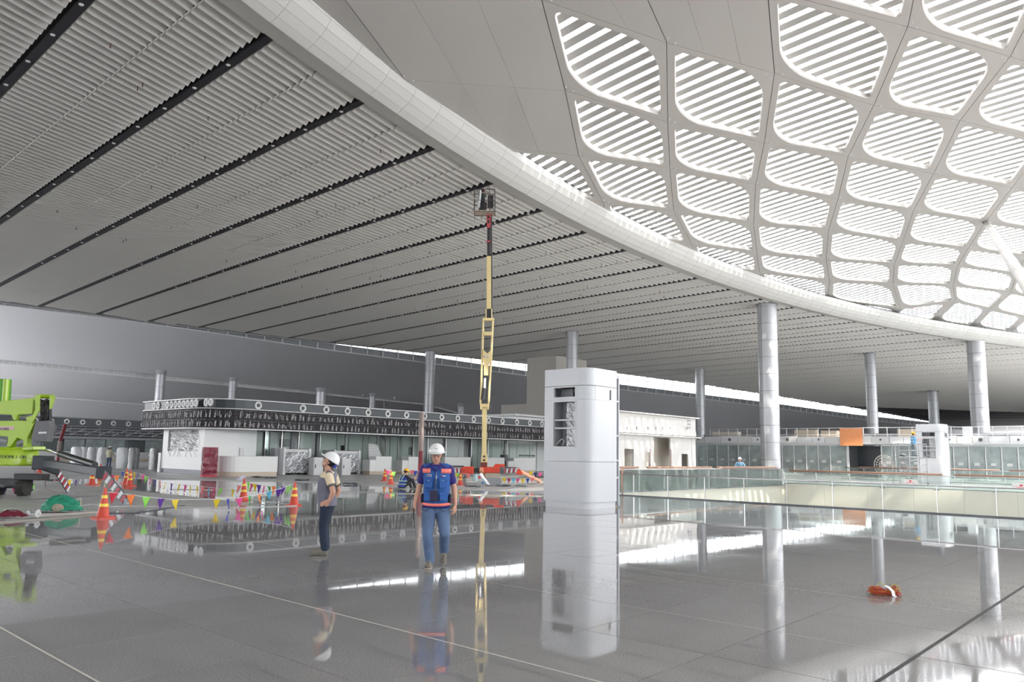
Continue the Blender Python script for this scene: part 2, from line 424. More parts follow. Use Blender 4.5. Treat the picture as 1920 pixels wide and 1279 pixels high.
order = sorted(range(len(slats)), key=lambda i: -px_size(slats[i]))
single = set(order[:290]); fields = {}
for i, s in enumerate(slats):
    if i in single:
        mb = MB(); slat_mb(mb, s[2]); mb.build('slat', m_slat, ceil)
    else:
        slat_mb(fields.setdefault(s[0], MB()), s[2])
for k, mb in fields.items(): tag(mb.build('slat_field', m_slat, ceil), kind='stuff')
# pale carrier rail along the middle of each bay
for k in range(-3, 16):
    v = stripe_v(k) + UN / 2; d = v - CV; u0_ = CU + math.sqrt(R0 * R0 - d * d) + .3
    pts = [G(lerp(u0_, u0_ + 24, j / 14), v, zc(lerp(u0_, u0_ + 24, j / 14), v) + .05) for j in range(15)]
    mb = MB(); mb.tube(pts, .028, 4); mb.build('carrier_rail', m_slat, ceil)
# dark channel in each slot
for k in range(K0, 40):
    v = stripe_v(k); pts = []
    for j in range(30):
        d = v - CV; u_in = CU + math.sqrt(R0 * R0 - d * d) + .15 if abs(d) < R0 - 1 else CU
        u = lerp(u_in, ue(v), j / 29); pts.append((u, zc(u, v) + .10))
    mb = MB(); mb.sheet([[G(u, v + dv, z + dz) for u, z in pts] for dv, dz in ((-.05, .1), (-.05, 0), (.27, 0), (.27, .1))]); mb.build('slot_channel', m_black, ceil)
# small round lights in the dark slots of the nearer stripes
dl = MB(); dl.lathe([(.001, -.02), (.07, -.02), (.085, 0), (.085, .06)], 12); dlm = dl.mesh('slot_light', mat('lamp white', (.85, .85, .85), .4))
n_l = 0
for k in range(-1, 9):
    v = stripe_v(k)
    for j in range(16):
        u = 24.0 + j * 2.78
        if math.hypot(u - CU, v - CV) < R0 + 1.2: continue
        inst('slot_light', dlm, ceil, G(u, v + .06, zc(u, v) + .09)); n_l += 1
# hanging rods left between the slats
rd = MB(); rd.tube([(0, 0, -.25), (0, 0, .3)], .022, 6); rdm = rd.mesh('hanging_rod', mat('rod', (.12, .06, .06), .6))
for j in range(46):
    k = random.randint(0, 9); v = stripe_v(k) + random.choice((1.6, 3.6)); r = R0 + random.randint(2, 60) * SP + .23
    u = CU + math.sqrt(r * r - (v - CV) ** 2)
    if u < ue(v) - 2: inst('hanging_rod', rdm, ceil, G(u, v, zc(u, v) + .06))
# closed roof above, so that no sky light leaks through the ceiling
rf = MB(); rows = []
for i in range(61):
    a = lerp(-1.75, 1.75, i / 60)
    rows.append([RC(R0 + .2, a, zring(a) + .9), RC(R0 + 40, a, zring(a) + 1.5), RC(R0 + 260, a, 18)])
# roof sheets are cut by the far edge, so build them from v strips instead
rows = []
for i in range(80):
    v = -62 + i * 4.1; dv = v - CV
    u_in = CU + math.sqrt(R0 * R0 - dv * dv) + .2 if abs(dv) < R0 - .5 else CU - 30
    rows.append([G(lerp(u_in, ue(v) + 1.6, j / 12), v, zc(lerp(u_in, ue(v) + 1.6, j / 12), v) + .9) for j in range(13)])
rf.sheet(rows); rf.build('roof_deck', m_band, ceil)

# ---- ring: soffit lip, curved face of panels
ring = struct('trim_ring')
A0, A1 = -1.10, 0.80; seg = 1.9 / R0
prof = [(-.66, -.12), (-.95, .04), (-1.25, .27), (-1.5, .53), (-1.68, .83), (-1.78, 1.16)]
lip = MB(); face = MB(); rows = []
NA = 110
for i in range(NA + 1):
    a = lerp(A0, A1, i / NA); z = zring(a)
    rows.append([RC(R0 + .12, a, z + .25), RC(R0 + .12, a, z - .04), RC(R0, a, z - .06), RC(R0 - .55, a, z - .10), RC(R0 - .60, a, z - .13), RC(R0 - .66, a, z - .13)])
lip.sheet(rows); lip.build('soffit_lip', m_lip, ring, smooth=False)
ns = int((A1 - A0) / seg); pan = []
stuff = MB()
for i in range(ns):
    a = A0 + i * seg; b = a + seg - .012 / R0
    for j in range(5):
        (r1, h1), (r2, h2) = prof[j], prof[j + 1]
        if j < 4: r2, h2 = lerp(r1, r2, .97), lerp(h1, h2, .97)
        q = [RC(R0 + r1, a, zring(a) + h1), RC(R0 + r1, b, zring(b) + h1), RC(R0 + r2, b, zring(b) + h2), RC(R0 + r2, a, zring(a) + h2)]
        q2 = [p + (G(CU, CV, p.z) - p).normalized() * -.03 for p in q]
        pan.append((q[0].length if (q[0].y > 5 and abs(q[0].x) < q[0].y * .72) else 999, q, q2))
pan.sort(key=lambda t: t[0])
for n, (d_, q, q2) in enumerate(pan):
    if n < 280 and d_ < 900:
        mb = MB(); mb.hexa(q2, q); mb.build('ring_panel', m_ring, ring)
    else: stuff.hexa(q2, q)
tag(stuff.build('panel_field', m_ring, ring), kind='stuff')
rows = []
for i in range(NA + 1):
    a = lerp(A0, A1, i / NA); z = zring(a)
    rows.append([RC(R0 - .60, a, z - .11)] + [RC(R0 + r + .045, a, z + h + .01) for r, h in prof] + [RC(R0 - 1.70, a, z + 1.25), RC(R0 - .9, a, z + 1.35), RC(R0 + .3, a, z + .95)])
mb = MB(); mb.sheet(rows); mb.build('ring_backing', m_seam, ring)

# ---- skylight dome: lattice nodes, frame panels, louvre blades, glazing
NODE = {(0,0):(1016,0),(0,1):(1060,170),(0,2):(1085,292),(1,0):(1250,80),(1,1):(1252,229),(1,2):(1256,316),(1,3):(1263,396),
(2,0):(1452,138),(2,1):(1433,268),(2,2):(1417,346),(2,3):(1413,420),(2,4):(1419,474),(2,5):(1424,510),
(3,-1):(1702,50),(3,0):(1638,198),(3,1):(1590,294),(3,2):(1571,374),(3,3):(1554,431),(3,4):(1549,487),(3,5):(1555,527),
(4,-1):(1894,106),(4,0):(1800,226),(4,1):(1750,326),(4,2):(1713,395),(4,3):(1693,453),(4,4):(1677,495),(4,5):(1674,532),(4,6):(1689,579),
(5,2):(1848,416),(5,3):(1815,466),(5,4):(1796,498),(5,5):(1787,535),(5,6):(1791,564),(6,4):(1907,514),(6,5):(1895,548)}
cxy = G(CU, CV)
def rin(p): return R0 - math.hypot(p.x - cxy.x, p.y - cxy.y)
DH, DL, DT = 4.0, 30.0, 17.3
def zdome(p): return DT + DH * (1 - math.exp(-max(rin(p) - 1.75, 0) / DL)) - .35 * math.exp(-max(rin(p) - 1.75, 0) / 3)
def hit_dome(x, y):
    r = ray(x, y); t = 10.0; prev = None
    while t < 200:
        p = EYEP + r * t
        if prev is not None and rin(p) < .4: return p
        d = p.z - zdome(p)
        if prev is not None and prev < 0 <= d: return p
        prev = d; t += .05
    return p
KN = {k: hit_dome(*v) for k, v in NODE.items()}
A_ = np.array([[1, *k] for k in KN]); B_ = np.array([[p.x, p.y] for p in KN.values()])
S_ = np.linalg.lstsq(A_, B_, rcond=None)[0]
RES = {k: Vector((B_[i] - A_[i] @ S_).tolist()) for i, k in enumerate(KN)}
def node(i, j):
    if (i, j) in KN:
        return KN[(i, j)].copy()
    b = np.array([1, i, j]) @ S_
    nk = min(RES, key=lambda k: (k[0] - i) ** 2 + (k[1] - j) ** 2); dd = math.hypot(nk[0] - i, nk[1] - j)
    r = RES[nk] * math.exp(-dd / 2.0)
    p = Vector((b[0] + r.x, b[1] + r.y, 0)); p.z = zdome(p); return p
def cell_open(i, j):
    if j < -3 or i > 12: return False  # cells out of view kept solid so no sun patches reach the near floor
    return (i >= 2 and j < 0) or (i >= 0 and j >= 0) or (i == -1 and j >= 2) or (i == -2 and j >= 4) or (i == -3 and j >= 6)
sky = struct('ceiling_skylight')
def bil(c, s, t): return c[0] * (1 - s) * (1 - t) + c[1] * s * (1 - t) + c[2] * s * t + c[3] * (1 - s) * t
NC = 0
for i in range(-9, 20):
    for j in range(-13, 13):
        c = [node(i, j), node(i + 1, j), node(i + 1, j + 1), node(i, j + 1)]
        mid = (c[0] + c[1] + c[2] + c[3]) / 4
        if max(rin(q) for q in c) < .5 or mid.length > 130: continue
        ctr = mid
        g = .02
        out = [p + (ctr - p).normalized() * g for p in c]
        up = Vector((0, 0, .10)); mb = MB()
        if cell_open(i, j):
            # rounded hole: small radius at the acute corners, large at the obtuse ones
            la = (c[1] - c[0]).length; lb = (c[3] - c[0]).length
            ms, mt = .43 / la, .43 / lb
            cs = [(ms, mt), (1 - ms, mt), (1 - ms, 1 - mt), (ms, 1 - mt)]
            rad = [.07, .30, .05, .30]; arcs = []
            for q in range(4):
                s0, t0 = cs[q]; rr = rad[q]
                dirs = [((0, 1), (1, 0)), ((-1, 0), (0, 1)), ((0, -1), (-1, 0)), ((1, 0), (0, -1))][q]
                (dx1, dy1), (dx2, dy2) = dirs; arc = []
                p1 = (s0 + dx1 * rr, t0 + dy1 * rr); p2 = (s0 + dx2 * rr, t0 + dy2 * rr)
                nseg = 8 if rr > .2 else 4
                for m_i in range(nseg + 1):
                    f_ = m_i / nseg
                    a_ = (1 - f_) ** 2; b2 = 2 * f_ * (1 - f_); c2 = f_ ** 2; w = .75
                    den = a_ + b2 * w + c2
                    arc.append(bil(c, (a_ * p1[0] + b2 * w * s0 + c2 * p2[0]) / den, (a_ * p1[1] + b2 * w * t0 + c2 * p2[1]) / den))
                arcs.append(arc)
            vs = list(out); fs = []; idx = []
            for q in range(4):
                ids = []
                for p in arcs[q]: ids.append(len(vs)); vs.append(p)
                idx.append(ids)
                for m_i in range(len(ids) - 1): fs.append((q, ids[m_i + 1], ids[m_i]))
            for q in range(4):
                q2 = (q + 1) % 4; fs.append((q, q2, idx[q2][0], idx[q][-1]))
            loop = [k_ for ids in idx for k_ in ids]; n0 = len(vs)
            sm = .05
            for k_ in loop: p = vs[k_]; vs.append(p + (ctr - p).normalized() * .045 + Vector((0, 0, .05)))
            n1 = len(vs)
            for k_ in loop: p = vs[k_]; vs.append(p + (ctr - p).normalized() * .05 + Vector((0, 0, .24)))
            L_ = len(loop)
            for k_ in range(L_):
                k2 = (k_ + 1) % L_
                fs.append((loop[k_], loop[k2], n0 + k2, n0 + k_)); fs.append((n0 + k_, n0 + k2, n1 + k2, n1 + k_))
            mb.add(vs, fs)
            # outer flange upward
            mb.add(out + [p + Vector((0, 0, .24)) for p in out], [(k_, (k_ + 1) % 4, 4 + (k_ + 1) % 4, 4 + k_) for k_ in range(4)])
            mb.build('skylight_panel', m_dome, sky)
        else:
            nn = 3
            for s_ in range(nn):
                q = [bil(out, s_ / nn + .001, 0), bil(out, (s_ + 1) / nn - .001, 0), bil(out, (s_ + 1) / nn - .001, 1), bil(out, s_ / nn + .001, 1)]
                mb.hexa(q, [p + up for p in q])
            mb.build('solid_panel', m_dome, sky)
        NC += 1
# dark strip behind the panel joints and node caps
mb = MB(); caps = MB()
for i in range(-9, 20):
    for j in range(-13, 13):
        p = node(i, j)
        if rin(p) < .5 or p.length > 130: continue
        for q in (node(i + 1, j), node(i, j + 1)):
            mb.bar(p + Vector((0, 0, .05)), q + Vector((0, 0, .05)), .10, .02)
        if p.length < 80 and p.y > 5:
            for (dx, dy) in ((.35, 0), (-.35, 0), (0, .35), (0, -.35)):
                caps.tube([p + Vector((dx, dy, -.05)), p + Vector((dx, dy, .02))], .03, 6)
mb.build('joint_backing', m_seam, sky); tag(caps.build('fixing_studs', m_frame, sky), kind='stuff')
# louvre blades: continuous strips along U that follow the dome
BD = math.radians(-1.0)
bu = (U * math.cos(BD) + V * math.sin(BD)); bv = Vector((bu.y, -bu.x, 0))
if bv.dot(V) < 0: bv = -bv
for n in range(-40, 150):
    v = n * .80
    pts = []
    for k in range(-36, 30):
        p = bu * (k * 1.6) + bv * v
        if rin(p) < .2 or p.length > 105: 
            if pts: break
            continue
        p = Vector((p.x, p.y, zdome(p) + .34)); pts.append(p)
    if len(pts) < 2: continue
    pts2 = pts
    tl = bv * -.16; mb = MB(); vs = []; fs = []
    th = bv * .03
    for p in pts2: vs += [p, p + bv * .54 + Vector((0, 0, .05)), p + bv * .54 + Vector((0, 0, .09)), p + Vector((0, 0, .04))]
    for k in range(len(pts2) - 1):
        a = k * 4; b = a + 4
        for q in range(4): fs.append((a + q, a + (q + 1) % 4, b + (q + 1) % 4, b + q))
    mb.add(vs, fs); mb.build('louvre_blade', m_blade, sky)
# glazing bars of the roof above
gb = MB()
for n in range(-30, 40):
    for (d1, d2) in ((U, V), (V, U)):
        pts = []
        for k in range(-40, 60):
            p = d1 * (k * 3.0) + d2 * (n * 3.2)
            if rin(p) < -1 or p.length > 110:
                continue
            p = Vector((p.x, p.y, zdome(p) + 3.0 + (.25 if d1 is U else 0))); pts.append(p)
        if len(pts) > 1: gb.tube(pts, .07 if d1 is U else .045, 4, False)
tag(gb.build('glazing_bars', m_frame, sky), kind='stuff')
# curved wall between ring and roof glazing: white truss posts and red pipe runs seen through the edge cells
tr = MB(); red = MB()
for i in range(150):
    a = lerp(A0, A1, i / 150)
    tr.tube([RC(R0 - .3, a, zring(a) + .9), RC(R0 - .3, a + .6 / R0, zring(a) + 5.5)], .06, 5)
    tr.tube([RC(R0 - .3, a + 1.1 / R0, zring(a) + .9), RC(R0 - .3, a + .5 / R0, zring(a) + 5.5)], .06, 5)
for s_ in range(0, 60, 3):
    red.tube([RC(R0 - .2, lerp(A0, A1, (s_ + i * .4) / 60), zring(0) + 1.6 + (s_ % 2) * .5) for i in range(3)], .04, 6)
tag(tr.build('edge_truss', m_frame, sky), kind='stuff'); red.build('pipe_run', m_red, sky)
wl_ = MB(); wl_.sheet([[RC(R0 + .5, lerp(A0, A1, i / 80), zring(0) - .2 + h) for i in range(81)] for h in (1, 5.2)])
wl_.build('edge_wall', m_dkgrey, sky)
# ================================================================== FAR ROOF STEPS, CLERESTORIES, COLUMNS
def hit_curve(x, y, off):    # where the pixel's ray meets the vertical surface u = ue(v) + off
    r = ray(x, y); t = 100.0
    for _ in range(60):
        p = EYEP + r * t; t = .5 * t + .5 * (ue(p.dot(V)) + off) / r.dot(U) if r.dot(U) > .05 else 400
    return EYEP + r * t
XS = list(range(-160, 1861, 20))
TOPL = [(-200, 543), (0, 567), (284, 605), (543, 636), (700, 652), (840, 668), (990, 683), (1155, 700), (1300, 718), (1425, 733), (1600, 758), (1750, 779), (1860, 804), (2000, 832), (2200, 868)]
GLB = [(-200, 543), (0, 568), (400, 619), (600, 642), (700, 655.5), (800, 668), (987, 696), (1155, 720), (1300, 738), (1425, 753), (1600, 777), (1750, 793), (1860, 808), (2000, 836), (2200, 870)]
FRB = [(-200, 547), (0, 572), (200, 596), (400, 624), (606, 655), (800, 680.5), (987, 704.5), (1155, 730), (1300, 746), (1425, 761), (1600, 785), (1750, 801), (1860, 812), (2000, 840), (2200, 872)]
B1B = [(-200, 650), (0, 674), (300, 703), (598, 735), (800, 757), (985, 806), (1100, 850), (1300, 860), (1585, 864), (1750, 867), (2200, 880)]
F2B = [(-200, 658), (0, 682), (300, 711), (598, 739), (800, 759), (985, 810)]
B2B = [(-200, 722), (17, 739), (173, 750), (260, 757), (598, 790), (985, 830)]
roofB = struct('ceiling_lower')
def ruled(name, l1, o1, l2, o2, m_, x0, x1, step=20, parts=6, gap=0.0, d1=0, d2=0):
    n = int((x1 - x0) / step); per = max(1, n // parts)
    for s in range(0, n, per):
        rows = []
        e = min(s + per, n)
        top = [hit_curve(x0 + i * step, pl(x0 + i * step, l1) + d1, o1) for i in range(s, e + 1)]
        bot = [hit_curve(x0 + i * step, pl(x0 + i * step, l2) + d2, o2) for i in range(s, e + 1)]
        if gap: top[-1] = lerp(top[-1], top[-2], gap); bot[-1] = lerp(bot[-1], bot[-2], gap)
        mid = [lerp(a, b, .5) + Vector((0, 0, .35)) for a, b in zip(top, bot)]
        mb = MB(); mb.sheet([top, [lerp(a, m, .5) + Vector((0, 0, .1)) for a, m in zip(top, mid)], mid, [lerp(b, m, .5) + Vector((0, 0, .1)) for b, m in zip(bot, mid)], bot])
        mb.build(name, m_, roofB, smooth=True)
m_bandf = mat('roof underside panel lined', (0.66, 0.66, 0.69), 0.5, noise=0.03, nscale=0.1)
ruled('sloped_panel', FRB, 1.2, B1B, 19, m_bandf, -160, 2160, parts=30, gap=.006)
ruled('sloped_panel', F2B, 20, B2B, 38, m_bandf, -160, 1000, parts=14, gap=.006)
ruled('sloped_panel', B2B, 39, [(-200, 838), (985, 852)], 52, m_bandf, -160, 1000, parts=10, gap=.006)
# clerestory between the ceiling's far edge and the first step
clr = struct('window_clerestory')
sill = MB(); fr = MB(); fs2 = MB(); beam = MB(); mu = MB()
NP = 150; xs = [lerp(-120, 1858, i / NP) for i in range(NP + 1)]
# mullions at equal real spacing: walk along v
def clr_pts(v):
    P = G(ue(v) + 1.2, v, 0); q = P - EYEP
    x = 960 + FPX * (q.dot(c_r2)) / q.dot(c_fwd)
    return P, x
vv = []
v = 12.0
while v < 330: vv.append(v); v += 2.2
pt = []
for v in vv:
    P, x = clr_pts(v)
    for _ in range(3):
        zt = z_at(pl(x, TOPL), P); q = Vector((P.x, P.y, zt)) - EYEP; x = 960 + FPX * q.dot(c_r2) / q.dot(c_fwd)
    zt = z_at(pl(x, TOPL), P) + .15; zg = z_at(pl(x, GLB), P); zf = z_at(pl(x, FRB), P)
    pt.append((Vector((P.x, P.y, zt)), Vector((P.x, P.y, zg)), Vector((P.x, P.y, zf)), x))
back = U * .5
glass = MB()
for i in range(len(pt) - 1):
    (t0, g0, f0, x0), (t1, g1, f1, x1) = pt[i], pt[i + 1]
    if x1 > 1870: break
    beam.hexa([t0 - Vector((0, 0, .15)), t1 - Vector((0, 0, .15)), t1 + U * .2 - Vector((0, 0, .15)), t0 + U * .2 - Vector((0, 0, .15))], [t0 + Vector((0, 0, 1.6)), t1 + Vector((0, 0, 1.6)), t1 + U * .2 + Vector((0, 0, 1.6)), t0 + U * .2 + Vector((0, 0, 1.6))])
    # steel gutter frame: posts and dark recess
    fr.bar(f0, g0 + Vector((0, 0, .0)), .14, .14, U)
    if x0 > 350:
        near = x0 < 2000
        mu.bar(g0, t0, .10, .10, U)
        if (t0.z - g0.z) > .8: 
            m0 = lerp(g0, t0, .5); m1 = lerp(g1, t1, .5); mu.bar(m0, m1, .08, .08)
        glass.add([g0 + U * .04, g1 + U * .04, t1 + U * .04, t0 + U * .04], [(0, 1, 2, 3)])
    fr.bar(f0, f1, .16, .12); fr.bar(g0, g1, .12, .08)
    sill.add([f0 + U * .35, f1 + U * .35, g1 + U * .35, g0 + U * .35], [(0, 1, 2, 3)])
    fs2.add([g0, g1, g1 + U * 0.4, g0 + U * 0.4], [(0, 1, 2, 3)])
fr.build('window_frame', m_frame, clr); mu.build('mullion', m_grey, clr); beam.build('edge_beam', m_band, clr); glass.build('window_pane', m_clear, clr)
sill.build('gutter_back', m_grey, clr); fs2.build('gutter_top', m_frame, clr)
# roof over the second step so that only the clerestory glass is open (seen edge on)
mb = MB(); 
mb.sheet([[p[1] + U * .4 for p in pt if p[3] < 1870], [p[1] + U * 62 + Vector((0, 0, .5)) for p in pt if p[3] < 1870]]); mb.build('lower_roof_deck', m_band, clr)
# second clerestory frame strip
w2 = struct('window_clerestory_lower'); fr = MB(); bk = MB(); prev = None
x = -150
while x < 960:
    a = hit_curve(x, pl(x, B1B), 19.5); b = Vector((a.x, a.y, z_at(pl(x, F2B), a)))
    fr.bar(b, a, .14, .12, U)
    if prev: 
        fr.bar(prev[0], a, .16, .14); fr.bar(prev[1], b, .14, .12); bk.add([prev[1] + U * .3, b + U * .3, a + U * .3, prev[0] + U * .3], [(0, 1, 2, 3)])
    prev = (a, b); x += 13 if x < 500 else 9
fr.build('window_frame', m_frame, w2); bk.build('window_pane', m_wht, w2)
# third strip thin rail
fr = MB(); p3 = [hit_curve(x, pl(x, B2B), 38.5) for x in range(-150, 900, 25)]
for a, b in zip(p3, p3[1:]): fr.bar(a, b, .2, .25)
fr.build('window_rail', m_frame, w2)
# far hall wall closing the view under the last step, right and left
wf = struct('wall_far')
def wall_strip(name, P0, P1, z0, z1, m_, n=8, par=wf):
    for i in range(n):
        a = lerp(P0, P1, i / n); b = lerp(P0, P1, (i + 1) / n - .0008)
        mb = MB(); t = (P1 - P0).normalized(); nrm = Vector((-t.y, t.x, 0)) * .2
        mb.hexa([a + Vector((0, 0, z0)), b + Vector((0, 0, z0)), b + nrm + Vector((0, 0, z0)), a + nrm + Vector((0, 0, z0))],
                [a + Vector((0, 0, z1)), b + Vector((0, 0, z1)), b + nrm + Vector((0, 0, z1)), a + nrm + Vector((0, 0, z1))])
        mb.build(name, m_, par)
wall_strip('wall_panel', G(140, -80), G(134, 100), 0, 15, m_band, 16)
wall_strip('wall_panel', G(134, 100), G(96, 320), 0, 15, m_band, 20)
wall_strip('wall_panel', G(96, 320), G(-60, 420), 0, 14, m_band, 20)

wb_ = struct('wall_back')  # unseen hall wall added to cut the sky light from behind the camera
m_hall = mat('hall wall light', (.55, .56, .57), .7)
wall_strip('wall_panel', Vector((-125, -60, 0)), Vector((105, -60, 0)), 0, 26, m_hall, 24, wb_)
wl2 = struct('wall_left')  # added out of view, closes the left side against sky light
wall_strip('wall_panel', Vector((-165, 42, 0)), Vector((-125, -60, 0)), 0, 20, m_hall, 14, wl2)

wr2 = struct('wall_right')  # added out of view, blocks bright side light and its mirroring in glass
wall_strip('wall_panel', Vector((260, 345, 0)), Vector((150, 150, 0)), 0, 14, m_hall, 14, wr2)
wall_strip('wall_panel', Vector((150, 150, 0)), Vector((112, -60, 0)), 0, 14, m_hall, 14, wr2)

# ---- columns clad in aluminium panels
def column(P, r, ztop, label, zb=0.0, seg_h=1.55):
    t = thing('column', label, 'column', (P.x, P.y, zb), group='round aluminium clad columns')
    key = ('col', round(r, 2))
    if key not in KIDS:
        mb = MB()
        for q in range(2):
            a0 = q * PI + .012; a1 = (q + 1) * PI - .012
            mb.lathe([(r, .008), (r, seg_h - .014)], 14, a0=a0, a1=a1)
        KIDS[key] = mb.mesh('cladding_panel', m_alu, True)
        mb = MB(); mb.lathe([(r - .035, 0), (r - .035, 1)], 20); KIDS[key + ('c',)] = mb.mesh('core', m_seam, True)
    H = ztop - zb; n = int(H / seg_h + .999)
    core = inst('core', KIDS[key + ('c',)], t, (0, 0, 0), scale=(1, 1, H))
    for i in range(n):
        hh = min(seg_h, H - i * seg_h)
        inst('cladding_panel', KIDS[key], t, (0, 0, i * seg_h), (0, 0, .6), (1, 1, hh / seg_h))
    cp_ = MB(); cp_.lathe([(r - .1, H - .02), (r + .1, H - .02), (r + .1, H + .5), (r - .1, H + .5)], 20); cp_.build('column_collar', m_grey, t)
    return t
def ground(x, Y): p = at_dist(x, 860, Y); return Vector((p.x, p.y, 0))
def col_px(x, ytop, Y, r, label):
    P = ground(x, Y)
    P = Vector((at_dist(x, ytop, Y).x, Y, 0))
    column(P, r, z_at(ytop, P), label)
def col_c(x, ytop, Y, r, label):
    p = at_dist(x, ytop, Y); P = Vector((p.x, p.y, 0)); column(P, r, max(p.z, 1) if ytop else 15, label)
col_c(1438, 572, 69.3, .86, 'large aluminium column with sun patches, tallest one right of the kiosk')
col_c(1829, 640, 86, .92, 'large aluminium column near the right edge, behind the far kiosk')
col_c(1073, 623, 85, .62, 'round aluminium column rising directly behind the tall white kiosk')
col_c(1312, 692, 114, .68, 'round aluminium column beside the end of the white building')
col_c(1631, 663, 96.5, .66, 'round aluminium column behind the orange board')
col_c(1749, 735, 134, .85, 'short-looking far column just above the far white kiosk')
col_c(807, 660, 100.7, .68, 'round aluminium column behind the long black fascia, left of the yellow mast')
col_c(302, 702, 96, .56, 'grey column behind the left end of the black fascia')
col_c(437, 715, 102, .5, 'grey column behind the rounded corner of the black fascia')
col_c(602, 735, 96, .6, 'grey column above the fascia beside the dark opening')
col_c(698, 744, 110, .42, 'thin grey column above the middle of the fascia')
col_c(181, 750, 118, .62, 'grey column left of the fascia, above the far white packages')
col_c(864, 763, 105, .45, 'small far column just left of the yellow mast')
# white tubular strut of the roof tree at the right edge
P = KN[(5, 2)]; Q = at_dist(1925, 535, 45)
st = thing('roof_strut', 'white tapered diagonal strut under the skylight at the right edge', 'strut', tuple(Q + (Q - P) * .9))
o = st.location.copy()
mb = MB(); E_ = Q + (Q - P) * .9
mb.tube([P - o, lerp(P, Q, .12) - o, Q - o, E_ - o], [.13, .24, .36, .40], 16); mb.build('tube', m_dome, st, True, auto=True)
mb = MB(); mb.ball(P - o, .22, 6); mb.bar(P - o + Vector((0, 0, -.1)), lerp(P, Q, .1) - o, .1, .3); mb.build('end_joint', m_grey, st)
